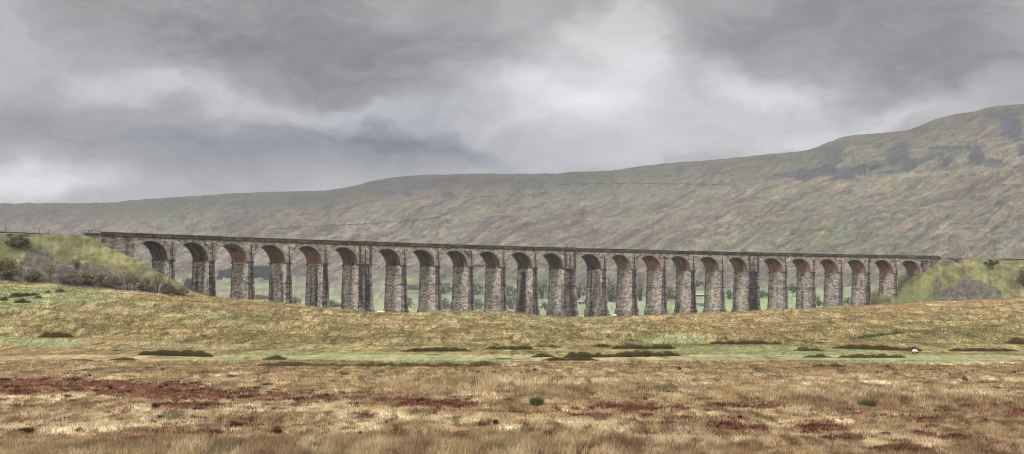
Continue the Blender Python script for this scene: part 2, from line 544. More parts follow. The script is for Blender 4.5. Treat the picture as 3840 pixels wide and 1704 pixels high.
def red_mask(u, r, x, y):
    m = 0
    for (cu, cr, su, sr, tl, a) in RED: m = np.maximum(m, ell(u, r, cu, cr, su, sr, tl) * a)
    n = fbm(x / 1.6, y / 5.0, 21, 4)
    n2 = fbm(x / .5, y / 2.4, 22, 3)
    n3 = fbm(x / .55, y / 2.6, 23, 3)
    core = sst(.37, .55, m * .52 + n * .50 + n2 * .40 - .20) * sst(.03, .25, m)
    tuft = sst(.66, .72, n3) * sst(1440, 1500, r)          # scattered small tufts everywhere on the near bog
    return np.maximum(core, tuft * .9)


def ground_col(x, y, h):
    """albedo of the near ground"""
    u = CU + F * x / np.maximum(y, 30); r = row_of(np.maximum(y, 40), h)
    n1 = fbm(x / 3.0, y / 11.0, 31, 4); n2 = fbm(x / .8, y / 3.6, 32, 4); n3 = fbm(x / 20, y / 34, 33, 3)
    n4 = fbm(x / 5, y / 18, 34, 4)
    # ---- bog
    c = mixa(c_straw, c_brown, sst(.40, .68, n1))
    c = mixa(c, c_olive, sst(.52, .75, n4) * .45)
    c = mixa(c, c_straw2, sst(.50, .72, n2) * .6)
    dk = sst(1425, 1385, r) * sst(1350, 1368, r)
    c = mixa(c, mixa(lin(140, 118, 82, KA), lin(158, 132, 92, KA), sst(.3, .7, n1)), dk * .8)
    pm = 0
    for (cu, cr, su, sr, tl) in PALE: pm = np.maximum(pm, ell(u, r, cu, cr, su, sr, tl))
    c = mixa(c, c_straw2 * (0.86 + .4 * n2)[..., None], sst(.15, .6, pm * .8 + (n1 - .45) * 1.3) * .95)
    c = mixa(c, c_dark, sst(.58, .72, fbm(x / .8, y / 4.0, 36, 3)) * .7)
    c = mixa(c, lin(128, 86, 66, KA), sst(.5, .66, fbm(x / 2.2, y / 5, 37, 4)) * sst(1420, 1520, r) * .55)
    c = mixa(c, c_red * (0.7 + .7 * n2)[..., None], red_mask(u, r, x, y) * .9)
    c = c * 1.08
    # ---- slope beyond
    g = mixa(lin(180, 163, 116, KA), lin(146, 134, 88, KA), sst(.3, .7, fbm(x / 6, y / 34, 41, 4)))
    g = mixa(g, c_olive, sst(.48, .68, fbm(x / 3, y / 20, 42, 4)) * .7)
    g = mixa(g, c_rust, sst(.5, .72, fbm(x / 14, y / 50, 43, 4)) * .45)
    g = mixa(g, lin(188, 176, 124, KA), sst(.52, .7, fbm(x / 4, y / 22, 44, 4)) * .6)
    rust_top = sst(0, 1, (y - 300) / 160) * sst(-.05, .25, x / y)
    g = mixa(g, lin(172, 132, 86, KA), rust_top * .35 * sst(.3, .6, n4))
    g = mixa(g, lin(84, 80, 48, KA), sst(.57, .72, fbm(x / .9, y / 7, 45, 3)) * .75)
    g = mixa(g, lin(166, 126, 84, KA), np.clip(ell(u, r, 900, 1150, 330, 12, 5) + ell(u, r, 3500, 1150, 500, 16, -4) + ell(u, r, 1650, 1225, 330, 9, 9), 0, 1) * sst(.35, .6, n4) * .6)
    g = g * (.86 + .56 * fbm(x / .45, y / 4.0, 46, 2, .7))[..., None]
    w = sst(1362, 1348, r + (n1 - .5) * 14 + 6 * np.sin(u / 300.0))
    c = mixa(c, g, w)
    gm = 0
    for (cu, cr, su, sr, tl, a) in GREENS: gm = np.maximum(gm, ell(u, r, cu, cr, su, sr, tl) * a)
    gcol = mixa(c_green, c_green2, sst(.3, .65, n1)) * (0.86 + .28 * n2)[..., None]
    c = mixa(c, gcol, sst(.25, .7, gm + (n1 - .5) * .5) * w * .9)
    # pale track below the embankment, peat hags
    c = mixa(c, lin(196, 182, 158, KA), np.clip(ell(u, r, 500, 1099, 110, 3.2, 2) + ell(u, r, 570, 1103, 50, 2.4, 2), 0, 1) * .9)
    for (cu, cr, su) in ((240, 1110, 14), (240, 1121, 12), (135, 1136, 20), (15, 1158, 22), (20, 1135, 14)):
        c = mixa(c, lin(96, 84, 74, KA), ell(u, r, cu, cr, su, 2.6, 2) * .8)
    for (cu, cr, su, sr) in ((850, 1187, 45, 5), (210, 1195, 25, 4), (740, 1184, 22, 4), (330, 1203, 60, 5)):
        c = mixa(c, lin(108, 106, 62, KA), ell(u, r, cu, cr, su, sr, 2) * .7)
    # ---- embankments
    s, d = sd_of(x, y)
    e = emb_h(x, y)
    near = (y > 400) & (y < 860)
    em = np.where(near, sst(-1.0, .8, e - base_h(x, y)), 0.0)
    nn = fbm(x / 3, h / 1.5, 51, 4); nb = fbm(x / 8, h / 5, 52, 4)
    ec = mixa(lin(112, 108, 68, KA), lin(160, 150, 104, KA), sst(.3, .7, nn))
    ec = mixa(ec, lin(98, 92, 58, KA), sst(.56, .72, fbm(x / 1.2, h / .7, 54, 3)) * .6)
    ec = mixa(ec, lin(124, 136, 82, KA), sst(.5, .7, nb) * .4)
    lf = (s < 190)
    # bare scree
    sc = 0
    for (cu, cr, su, sr, tl) in ((140, 985, 55, 45, 25), (110, 1010, 60, 40, 0), (335, 1005, 75, 28, 28), (260, 1020, 60, 30, 0), (420, 1030, 80, 26, 25), (200, 1030, 170, 34, 0), (480, 1075, 60, 20, 20), (160, 960, 40, 40, 20), (330, 990, 60, 22, 25)):
        sc = np.maximum(sc, ell(u, r, cu, cr, su, sr, tl))
    ln = np.interp(u, [0, 60, 120, 165, 210, 260, 300, 360, 430, 500, 580, 640], [1040, 995, 935, 925, 975, 1003, 990, 990, 1010, 1045, 1085, 1120])
    sc = np.where(lf, sst(-14, 16, r - ln + (nb - .5) * 30) * .85, 0)
    for (cu, cr, su, sr, tl) in ((3655, 1090, 80, 36, 20), (3560, 1105, 90, 30, 0), (3515, 1085, 18, 45, 0), (3600, 1120, 110, 22, 0), (3738, 1100, 14, 34, -35), (3550, 985, 22, 12, -20)):
        sc = np.maximum(sc, ell(u, r, cu, cr, su, sr, tl))
    rock = mixa(lin(76, 70, 68, KA), lin(126, 117, 110, KA), sst(.35, .7, fbm(x / .8, h / .5, 53, 3)))
    rock = mixa(rock, lin(92, 90, 58, KA), sst(.55, .7, fbm(x / 2.5, h / 2, 55, 3)) * .7)
    ec = mixa(ec, rock, sst(.30, .58, sc + (nn - .5) * 1.1) * .92)
    ec = mixa(ec, lin(84, 88, 54, KA), np.where(lf, ell(u, r, 80, 915, 110, 36, 8) * .75, 0))
    ec = mixa(ec, lin(108, 122, 66, KA), np.where(lf, 0, ell(u, r, 3440, 1080, 50, 50) * .5))
    ec = mixa(ec, lin(116, 110, 96, KA), sst(EMB_TOP - 1.2, EMB_TOP - .2, h) * np.where(np.abs(d - 5) < 7, .8, 0))
    c = mixa(c, ec, em)
    # under and behind the viaduct: sheep-cropped fields
    yc = crest_y(x / np.maximum(y, 30))
    bh = sst(12, 40, y - yc) * (1 - em)
    fld = mixa(lin(138, 166, 106, KA), lin(158, 174, 126, KA), n3)
    fld = mixa(fld, lin(160, 162, 134, KA), np.where(u < 2500, .5, 0.0))
    fld = mixa(fld, lin(176, 172, 130, KA), np.where(u < 2000, .45, .10) * sst(.3, .7, n4))
    fld = mixa(fld, lin(176, 142, 96, KA), np.clip(ell(u, y, 3330, 960, 120, 160) * 1.3, 0, 1))
    far = sst(1020, 1120, y + (n4 - .5) * 120) * np.where(u > 2700, .75, 1)
    moor = mixa(lin(150, 152, 120, KA), lin(136, 130, 108, KA), sst(.4, .65, fbm(x / 40, y / 60, 61, 4)))
    moor = mixa(moor, lin(150, 170, 112, KA), sst(.5, .6, vn(x / 90, y / 110, 62)) * .7)
    fld = mixa(fld, moor, far)
    c = mixa(c, fld, bh)
    c = c * (.80 + .40 * hsh(np.floor(x / (.15 + y * .0022)), np.floor(y / (.4 + y * .006)), 99))[..., None]
    return np.clip(c, .01, .8)


def fell_col(x, y, h):
    u = CU + F * x / y; r = row_of(y, h)
    ys = np.interp(x / y, [-.5, -.33, 0, .2, .33, .5], [3700, 3500, 3000, 2700, 2500, 2400])
    rs = np.interp(u, skyl[:, 0], skyl[:, 1])
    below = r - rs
    K = KA * .69
    a = np.radians(24.0)
    al = u * math.cos(a) - r * math.sin(a); ac = u * math.sin(a) + r * math.cos(a)
    wv = (fbm(u / 160, r / 90, 70, 3) - .5) * 60
    st = fbm(al / 130, (ac + wv) / 13, 71, 5, .6)
    st2 = fbm(al / 50, (ac + wv) / 6, 72, 4, .6)
    hz = fbm(u / 110, (r + u * .12) / 12, 73, 5, .6)
    big = fbm(u / 330, r / 120, 74, 4)
    c = mixa(lin(140, 134, 108, K), lin(174, 163, 142, K), sst(.35, .65, st))
    c = mixa(c, lin(186, 174, 158, K), sst(60, 240, below) * sst(2400, 900, u) * .55)  # haze over the lower left slope, painted in as a paler tone
    heath = sst(.46, .64, st * .5 + hz * .3 + big * .2 + .02)
    c = mixa(c, lin(116, 96, 92, K), heath * .95)
    c = mixa(c, lin(86, 78, 74, K), sst(.60, .72, fbm(al / 26, ac / 6, 84, 3, .6)) * .6)
    c = mixa(c, lin(190, 172, 130, K), sst(.55, .66, st2) * (.25 + .75 * sst(2300, 2900, u)) * .65)
    c = mixa(c, lin(190, 172, 134, K), sst(.55, .68, hz) * .4)
    c = mixa(c, lin(128, 138, 104, K), sst(.52, .64, fbm(u / 200, r / 60, 75, 4)) * .4)
    gr = np.clip(ell(u, r, 3050, 905, 330, 40) + ell(u, r, 2950, 945, 420, 25) + ell(u, r, 2700, 935, 250, 18), 0, 1)
    c = mixa(c, lin(134, 156, 98, K), gr * sst(.38, .62, fbm(u / 60, r / 16, 76, 4)) * .55)
    # dark halo along the skyline, painted into the hill colour
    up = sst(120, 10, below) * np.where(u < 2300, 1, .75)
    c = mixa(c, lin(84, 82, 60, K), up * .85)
    c = mixa(c, lin(84, 76, 66, K), np.clip(ell(u, r, 1680, 682, 400, 24, 0) + ell(u, r, 1250, 735, 240, 20, -9), 0, 1) * (.35 + .6 * sst(.35, .6, st)) * .7)  # darker tone along the central scarp
    # gullies
    gl = sst(.56, .66, fbm(al / 220, (ac + wv * 1.3) / 9, 77, 4, .55)) * sst(60, 160, below) * .55
    c = mixa(c, lin(96, 88, 80, K), gl)
    rg = np.abs(fbm((al + wv) / 170, (ac + wv * 1.5) / 34, 85, 4, .55) - .5)
    c = mixa(c, lin(84, 76, 72, K), sst(.016, .004, rg) * sst(30, 90, below) * .65)
    rg2 = np.abs(fbm(u / 260, (r + u * .10) / 40, 86, 4, .55) - .5)
    c = mixa(c, lin(196, 182, 156, K), sst(.014, .004, rg2) * sst(90, 160, below) * .5)
    c = mixa(c, lin(82, 76, 66, K), sst(.63, .70, fbm(u / 16, r / 7, 87, 3, .6)) * .5)
    # scree fans below the scars
    scr = 0
    for (cu, cr, su, sr, tl, am) in ((3060, 648, 150, 20, -6, 1), (2990, 662, 70, 10, 0, 1), (3120, 610, 60, 40, -40, .8), (3200, 640, 90, 22, -20, .9), (3260, 628, 240, 22, -8, .62), (3480, 600, 150, 30, -12, .5), (3370, 590, 60, 44, -45, 1),
                                     (3330, 645, 60, 12, -8, .9), (3420, 615, 45, 22, -40, .9), (3540, 555, 70, 9, -4, .8), (3560, 600, 50, 20, -50, .7), (3660, 585, 35, 42, -10, 1.1),
                                     (3700, 610, 60, 16, -10, .8), (3600, 633, 90, 6, -4, .7), (3790, 480, 60, 40, 40, 1.1), (3780, 430, 100, 14, -4, .8), (3830, 560, 24, 34, 0, .7),
                                     (3750, 760, 34, 12, -8, .9), (1460, 722, 40, 18, 0, 1), (1530, 728, 34, 16, 0, .9), (1560, 700, 80, 18, -20, .6), (1680, 728, 24, 14, 0, .9), (1440, 690, 180, 20, -8, .35),
                                     (1930, 728, 70, 10, -38, .8), (2000, 695, 50, 16, -30, .5), (1330, 770, 50, 8, -22, .6), (1080, 740, 30, 8, -20, .5), (270, 808, 40, 5, 0, .5),
                                     (1230, 770, 40, 6, -20, .4), (2190, 692, 120, 6, 0, .3)):
        scr = np.maximum(scr, ell(u, r, cu, cr, su, sr, tl) * am)
    c = mixa(c, lin(84, 84, 94, K), sst(.36, .50, scr + (fbm(al / 34, ac / 13, 78, 5, .65) - .5) * 1.4) * .9)
    c = mixa(c, lin(186, 170, 140, K), ell(u, r, 3500, 650, 500, 9, -7) * sst(.4, .6, hz) * .6)
    # stream cuts on the right
    for (cu, cr, su, sr, tl) in ((2960, 905, 110, 5, -32), (3520, 840, 60, 7, -35), (3455, 880, 70, 6, -40), (3050, 870, 60, 4, -25)):
        c = mixa(c, lin(92, 84, 76, K), np.clip(ell(u, r, cu, cr, su, sr, tl) * 1.3, 0, 1) * .7)
    for (cu, cr, su, sr, tl) in ((3075, 885, 36, 3, -50), (3540, 852, 50, 3, -40)):
        c = mixa(c, lin(200, 186, 150, K), ell(u, r, cu, cr, su, sr, tl) * .7)
    c = mixa(c, lin(92, 118, 104, K), ell(u, r, 1290, 1028, 110, 16, -4) * sst(.3, .5, hz) * .0)
    c = c * (.64 + .72 * fbm(al / 18, ac / 5, 79, 3, .7))[..., None] * (.86 + .28 * hsh(np.floor(u / 4), np.floor(r / 3), 98))[..., None]
    return np.clip(c, .01, .8)


def build_ground():
    tt = np.concatenate([np.linspace(-1.1, -.375, 50)[:-1], np.linspace(-.375, .375, 1250), np.linspace(.375, 1.1, 50)[1:]])
    yy = np.concatenate([[6, 15, 25, 35, 42, 50], 1 / np.linspace(1 / 56., 1 / 180., 190), np.linspace(181, 260, 70), np.linspace(261, 420, 130)[1:],
                         np.linspace(421.2, 760, 290), np.linspace(765, 1250, 110)])
    Tt, Yy = np.meshgrid(tt, yy)
    Xx = Tt * Yy
    H = T(Xx, Yy)
    C = ground_col(Xx, Yy, H)
    V = np.stack([Xx, Yy, H], -1).reshape(-1, 3)
    o = mesh('ground', V, grid_faces(len(yy), len(tt)), M_ground, col=C.reshape(-1, 3), smooth=True)
    tag(o, kind='structure')
    # fell
    v = np.linspace(0, 1, 330)
    ys = np.interp(tt, [-.5, -.33, 0, .2, .33, .5], [3700, 3500, 3000, 2700, 2500, 2400])
    Yf = 1250 + v[:, None] * (ys[None, :] - 1250)
    Yb = ys[None, :] + np.array([30, 80, 160, 300, 600, 1100, 2000])[:, None]
    Yf = np.concatenate([Yf, Yb], 0); Tf = np.broadcast_to(tt, Yf.shape); Xf = Tf * Yf
    Hf = T(Xf, Yf, True)
    u = CU + F * Tf; r = row_of(Yf, Hf)
    a = np.radians(24.0); al = u * math.cos(a) - r * math.sin(a); ac = u * math.sin(a) + r * math.cos(a)
    wv = (fbm(u / 160, r / 90, 70, 3) - .5) * 60
    vv = np.clip((Yf - 1250) / (ys[None, :] - 1250), 0, 1)
    env = sst(0, .12, vv) * sst(1, .93, vv)
    rel = (fbm(al / 150, (ac + wv) / 22, 81, 4) - .5) * 16 + (fbm(Xf / 190, Yf / 190, 82, 4) - .5) * 34
    # a scar line: steeper step below the rim
    Hf = Hf + rel * env
    Hf = Hf - np.where(vv >= .97, 0, 0)
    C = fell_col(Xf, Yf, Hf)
    # blend with the valley colours at the joint
    C0 = ground_col(Xf[:60], Yf[:60], Hf[:60])
    wgt = sst(0, .16, vv[:60] + (fbm(Xf[:60] / 60, Yf[:60] / 60, 83, 3) - .5) * .08)
    C[:60] = C0 * (1 - wgt[..., None]) + C[:60] * wgt[..., None]
    V = np.stack([Xf, Yf, Hf], -1).reshape(-1, 3)
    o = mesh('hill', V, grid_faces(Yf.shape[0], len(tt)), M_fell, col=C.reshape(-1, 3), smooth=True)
    tag(o, kind='structure')


build_ground()

# ------------------------------------------------------------------ viaduct
ST_L = lin(208, 195, 180, .67); ST_D = lin(126, 114, 104, .60); ST_K = lin(66, 60, 58, .6); ST_W = lin(205, 200, 190, .62)
via = root('viaduct', 'long curving stone railway viaduct of twenty four arches crossing the moor', 'viaduct', tuple(W(0, 0, 0)))


def vworld(V):
    return np.asarray(V) - np.array(via.location)[None, :]


def stone_col(a, b, seed, light=.5):
    """mottled masonry colour over surface coordinates in metres"""
    n = fbm(a / 2.4, b / 1.6, seed, 4, .6); k = fbm(a / .9, b / .5, seed + 5, 3)
    c = mixa(ST_D, ST_L, sst(.28, .62, n + (light - .5)))
    c = mixa(c, ST_K, sst(.62, .76, k) * .5)
    c = mixa(c, ST_W, sst(.68, .8, fbm(a / 1.1, b / .9, seed + 9, 3)) * .5)
    return c


def streak(a, b, seed, w=.7, lo=.55, hi=.72):
    return sst(lo, hi, fbm(a / w, b / 14.0, seed, 3))


SIDE = {2: [(.20, .38, .0, .75), (.55, .70, .0, .6), (.82, 1, .2, .5)], 3: [(.8, .95, .2, .3)], 4: [(.08, .25, .1, .6), (.68, .85, .1, .7), (0, .35, .55, .5), (.35, .7, .7, .3)],
        5: [(.22, .38, .1, .6), (.50, .72, .05, .95), (.8, .9, .1, .4)], 6: [(.06, .16, .0, .5), (.5, .56, 0, .4)], 10: [(.7, 1, .45, .35)], 11: [(.15, .62, .0, .7), (.80, 1, .5, .5)],
        12: [(.78, 1, .25, .5)], 13: [(.27, .38, 0, .8), (.38, 1, 0, .55)], 16: [(.1, .3, .6, .6)], 18: [(.1, .2, 0, .55), (.88, 1, 0, .4)], 19: [(.58, .66, .1, .5), (.2, .3, 0, .3)],
        20: [(.38, .48, 0, .6), (.85, 1, 0, .3)], 21: [(.6, .9, .5, .2)], 22: [(.85, 1, 0, .4)], 23: [(.2, .3, 0, .5)], 1: [(.9, 1, 0, .4)]}
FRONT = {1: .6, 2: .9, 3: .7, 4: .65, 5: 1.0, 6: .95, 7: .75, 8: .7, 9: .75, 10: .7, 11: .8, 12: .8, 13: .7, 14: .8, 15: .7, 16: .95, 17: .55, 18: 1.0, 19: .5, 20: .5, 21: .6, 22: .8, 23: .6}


def pier(i, s0, s1):
    seed = 100 + i * 7
    hb = -12.0
    hh = np.concatenate([np.arange(0, HS - hb, .55), [HS - hb]])
    hh = HS - hh          # from spring downwards
    below = HS - hh
    es = below * 0.034; ed = below * 0.026
    # plinth: stands proud low down
    pl = sst(16.0, 16.15, below) * .28
    es = es + pl; ed = ed + pl
    cols = []; norm = []
    ndp, nfr = 14, (5 if s1 - s0 < 3 else 9)
    w = np.linspace(0, 1, ndp); q = np.linspace(0, 1, nfr)
    # ring: left side rear->front, front left->right, right side front->rear, back right->left
    ring = [('L', a) for a in w] + [('F', a) for a in q] + [('R', a) for a in w] + [('B', a) for a in q]
    n = len(ring); nr = len(hh)
    S = np.zeros((nr, n)); D = np.zeros((nr, n)); A = np.zeros((nr, n)); C = np.zeros((nr, n, 3))
    Hh = np.repeat(hh[:, None], n, 1); Bl = HS - Hh
    for k, (side, a) in enumerate(ring):
        if side == 'L': S[:, k] = s0 - es; D[:, k] = DEP + ed - a * (DEP + 2 * ed); A[:, k] = a * DEP
        if side == 'F': S[:, k] = s0 - es + a * (s1 - s0 + 2 * es); D[:, k] = -ed; A[:, k] = DEP + a * (s1 - s0)
        if side == 'R': S[:, k] = s1 + es; D[:, k] = -ed + a * (DEP + 2 * ed); A[:, k] = DEP * 1.2 + 6 + a * DEP
        if side == 'B': S[:, k] = s1 + es - a * (s1 - s0 + 2 * es); D[:, k] = DEP + ed; A[:, k] = DEP * 2.5 + a * (s1 - s0)
    C = stone_col(A, Hh, seed, .70)
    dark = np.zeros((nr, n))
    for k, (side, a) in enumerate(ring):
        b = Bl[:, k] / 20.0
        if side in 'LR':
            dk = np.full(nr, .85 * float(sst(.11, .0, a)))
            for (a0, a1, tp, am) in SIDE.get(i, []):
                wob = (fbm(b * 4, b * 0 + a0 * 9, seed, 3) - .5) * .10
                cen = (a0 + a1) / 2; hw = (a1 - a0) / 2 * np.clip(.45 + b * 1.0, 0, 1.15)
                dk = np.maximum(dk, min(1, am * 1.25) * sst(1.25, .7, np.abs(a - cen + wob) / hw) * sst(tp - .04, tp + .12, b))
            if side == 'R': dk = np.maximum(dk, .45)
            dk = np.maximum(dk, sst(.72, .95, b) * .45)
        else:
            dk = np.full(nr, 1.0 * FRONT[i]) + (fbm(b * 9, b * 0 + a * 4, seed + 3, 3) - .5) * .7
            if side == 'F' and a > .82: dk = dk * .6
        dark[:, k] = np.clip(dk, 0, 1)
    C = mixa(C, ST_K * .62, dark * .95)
    # lime runs
    lime = streak(A, Hh, seed + 11, .6, .62, .75) * sst(0, 1, Bl) * .6
    if i in (6, 2, 4, 18, 21): lime = lime * 1.6
    C = mixa(C, ST_W, np.clip(lime, 0, 1) * .7)
    # a course of square dark putlog holes
    for lev in ((1.6, 7.2, 11.4) if i in (1, 7, 8, 9, 10, 14) else (7.0,)):
        hole = (np.abs(Bl - lev) < .38) & ((np.floor(A / .8) % 2) == 0)
        C[hole] = C[hole] * .45
    V = W(S, D, Hh).reshape(-1, 3)
    Fs = grid_faces(nr, n)
    wrap = np.arange(nr - 1) * n
    Fs = np.concatenate([Fs, np.stack([wrap + n - 1, wrap, wrap + n, wrap + 2 * n - 1], 1)])
    uvv = np.stack([A, Hh + i * 3.3], -1).reshape(-1, 2)
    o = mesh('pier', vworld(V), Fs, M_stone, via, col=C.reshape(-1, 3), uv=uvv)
    # string course at the springing and a thin band lower down
    mb = MB()

    def band(h0, h1, out, col, dr=(-9, 99)):
        # corner blocks: one at the front, one at the back
        bl = HS - (h0 + h1) / 2; e1 = bl * .034 + out; e2 = bl * .026 + out
        ss = [s0 - e1, s1 + e1]; dd = [max(-e2, dr[0]), min(DEP + e2, dr[1])]
        Vv = []
        for h in (h0, h1):
            for (a, b) in ((ss[0], dd[0]), (ss[1], dd[0]), (ss[1], dd[1]), (ss[0], dd[1])): Vv.append(W(a, b, h) - np.array(via.location))
        mb.add(Vv, [(0, 3, 2, 1), (4, 5, 6, 7), (0, 1, 5, 4), (1, 2, 6, 5), (2, 3, 7, 6), (3, 0, 4, 7)], col)
    for dr in ((-9, 1.0), (DEP - .8, 99)):
        mb = MB(); band(HS - .26, HS + .24, .24, ST_D * .7, dr); mb.build('string_course', M_stone, o)
        mb = MB(); band(HS - 7.0, HS - 6.7, .13, ST_D * .8, dr); mb.build('band_course', M_stone, o)
    # drainpipe down the front
    mb = MB(); sm = (s0 + s1) / 2 + (.15 if s1 - s0 < 3 else .0)
    P = []; R = []
    for h in np.linspace(HS + 6.0, HS - 22, 12):
        ex = max(0, HS - h) * .026 + (0.28 if HS - h > 16 else 0) + .16
        if abs(h - HS) < 1.3: ex = .42
        P.append(W(sm, -ex, h) - np.array(via.location)); R.append(.15)
    mb.tube(P, R, 6, (.028, .03, .036)); mb.build('drainpipe', M_plain, o)
    if s1 - s0 > 3:
        for sp in (s0 + .55, s1 - .55):
            mb = MB(); Vv = []
            for h in (HS + .46, HS + 7.14):
                for (a, b) in ((sp - .45, -.28), (sp + .45, -.28), (sp + .45, .1), (sp - .45, .1)): Vv.append(W(a, b, h) - np.array(via.location))
            uvs = [(x, z) for z in (0, 6.8) for x in (0, .9, 1.3, 1.7)]
            mb.add(Vv, [(0, 3, 2, 1), (4, 5, 6, 7), (0, 1, 5, 4), (1, 2, 6, 5), (2, 3, 7, 6), (3, 0, 4, 7)], ST_D * .8, uvs)
            mb.build('pilaster', M_stone, o)


def arch_h(x):      # height of the intrados over the springing, x from -1 to 1
    return RISE * np.sqrt(np.clip(1 - x * x, 0, 1))


SPTOP = HS + 7.15
SOFF = {1: (.35, .45), 2: (.0, .3), 3: (.72, .15), 4: (.15, .2), 5: (.72, .1), 6: (.12, .2), 7: (.1, .3), 8: (.25, .2), 9: (.1, .4), 10: (.05, .6), 11: (.05, .2), 12: (.05, .2), 13: (.0, .2),
        14: (.8, .6), 15: (.8, .35), 16: (.65, .3), 17: (.8, .45), 18: (.45, .9), 19: (.8, .15), 20: (.8, .3), 21: (.85, .15), 22: (.8, .1), 23: (.95, .1), 24: (.85, .1)}


def bay(i, s0, s1):
    seed = 900 + i * 13
    sl = s0 - (PWW if (i - 1) % 6 == 0 and i > 1 else PW) / 2 if i > 1 else s0
    sr = s1 + (PWW if i % 6 == 0 else PW) / 2 if i < 24 else s1
    th = np.linspace(math.pi, 0, 37)
    xs = np.cos(th); mid = (s0 + s1) / 2; hw = (s1 - s0) / 2
    sa = mid + xs * hw; ha = HS + arch_h(xs)
    ssx = np.concatenate([np.linspace(sl, s0, 4)[:-1] if i > 1 else [], sa, np.linspace(s1, sr, 4)[1:] if i < 24 else []])
    hbx = np.concatenate([np.full(3, HS) if i > 1 else [], ha, np.full(3, HS) if i < 24 else []])
    nr = 12
    tt = np.linspace(0, 1, nr)[:, None]
    for d, nm in ((0.0, 'F'), (DEP, 'B')):
        S = np.repeat(ssx[None, :], nr, 0); H = hbx[None, :] + (SPTOP - hbx)[None, :] * tt
        C = stone_col(S, H, seed + (0 if nm == 'F' else 50), .60)
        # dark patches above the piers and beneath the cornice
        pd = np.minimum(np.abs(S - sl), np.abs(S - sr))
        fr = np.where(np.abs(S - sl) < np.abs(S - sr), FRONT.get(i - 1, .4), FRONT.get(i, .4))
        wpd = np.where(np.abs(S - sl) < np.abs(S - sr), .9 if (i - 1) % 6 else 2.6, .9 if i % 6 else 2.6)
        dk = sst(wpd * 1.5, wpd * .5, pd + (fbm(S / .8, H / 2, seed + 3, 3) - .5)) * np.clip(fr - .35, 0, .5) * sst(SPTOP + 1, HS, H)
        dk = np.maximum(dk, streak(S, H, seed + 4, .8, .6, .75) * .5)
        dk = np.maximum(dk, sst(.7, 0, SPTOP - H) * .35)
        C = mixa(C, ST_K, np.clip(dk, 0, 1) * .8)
        C = mixa(C, ST_W, streak(S, H, seed + 8, .5, .68, .8) * .5)
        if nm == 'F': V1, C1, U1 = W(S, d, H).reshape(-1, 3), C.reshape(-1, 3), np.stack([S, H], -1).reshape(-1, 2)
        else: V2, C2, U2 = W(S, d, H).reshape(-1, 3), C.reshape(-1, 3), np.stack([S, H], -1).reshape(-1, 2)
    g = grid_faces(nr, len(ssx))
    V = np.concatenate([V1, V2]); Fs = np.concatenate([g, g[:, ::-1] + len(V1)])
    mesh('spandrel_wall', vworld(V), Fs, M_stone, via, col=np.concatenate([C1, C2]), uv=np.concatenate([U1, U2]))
    # soffit
    nd = 22
    dd = np.linspace(0.02, DEP - .02, nd)
    S = np.repeat(sa[None, :], nd, 0); H = np.repeat(ha[None, :], nd, 0); D = np.repeat(dd[:, None], len(sa), 1)
    arc = np.concatenate([[0], np.cumsum(np.hypot(np.diff(sa), np.diff(ha)))])
    Ar = np.repeat(arc[None, :], nd, 0)
    br, wh = SOFF[i]
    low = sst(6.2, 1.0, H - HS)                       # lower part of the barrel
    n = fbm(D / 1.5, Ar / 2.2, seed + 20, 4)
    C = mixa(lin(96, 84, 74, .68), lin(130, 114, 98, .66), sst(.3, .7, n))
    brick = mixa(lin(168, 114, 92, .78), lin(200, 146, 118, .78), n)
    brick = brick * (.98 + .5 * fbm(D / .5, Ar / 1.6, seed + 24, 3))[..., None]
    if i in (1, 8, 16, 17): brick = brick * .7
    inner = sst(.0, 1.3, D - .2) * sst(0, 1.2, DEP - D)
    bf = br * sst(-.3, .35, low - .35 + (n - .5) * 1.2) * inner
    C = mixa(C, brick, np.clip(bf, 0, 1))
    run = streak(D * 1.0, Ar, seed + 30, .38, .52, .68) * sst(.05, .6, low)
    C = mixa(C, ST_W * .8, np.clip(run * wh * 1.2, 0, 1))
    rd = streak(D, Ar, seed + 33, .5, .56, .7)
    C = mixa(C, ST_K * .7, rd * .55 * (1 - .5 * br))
    V = W(S, D, H).reshape(-1, 3)
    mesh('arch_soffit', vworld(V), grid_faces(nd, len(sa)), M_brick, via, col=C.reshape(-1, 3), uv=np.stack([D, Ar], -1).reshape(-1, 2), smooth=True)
    # voussoir ring, slightly proud of the wall and of the barrel
    rt = .72
    prof = []
    for k, tk in enumerate(th):
        nx, nh = math.cos(tk), math.sin(tk)
        prof.append((mid + nx * (hw - .03), HS + nh * (RISE - .03), mid + nx * (hw + rt) if True else 0, HS + nh * (RISE + rt)))
    for (da, db) in ((-.07, .6), (DEP - .6, DEP + .07)):
        mb = MB(); Vv = []; Fq = []; uvs = []
        for k, (a, b, c, e) in enumerate(prof):
            c = min(max(c, s0 - .95), s1 + .95)
            for (ss, hh, dq, v) in ((a, b, da, 0), (c, e, da, .8), (c, e, db, 1.4), (a, b, db, 2.0)):
                Vv.append(W(ss, dq, hh) - np.array(via.location)); uvs.append((arc[k], v))
        for k in range(len(prof) - 1):
            for j in range(4):
                Fq.append((4 * k + j, 4 * k + (j + 1) % 4, 4 * (k + 1) + (j + 1) % 4, 4 * (k + 1) + j))
        col = ST_L * .72 + ST_D * .1
        mb.add(Vv, Fq, col, uvs); mb.build('arch_ring', M_ring, via)


for i, (a, b) in enumerate(piers): pier(i + 1, a, b)
for i, (a, b) in enumerate(bays): bay(i + 1, a, b)


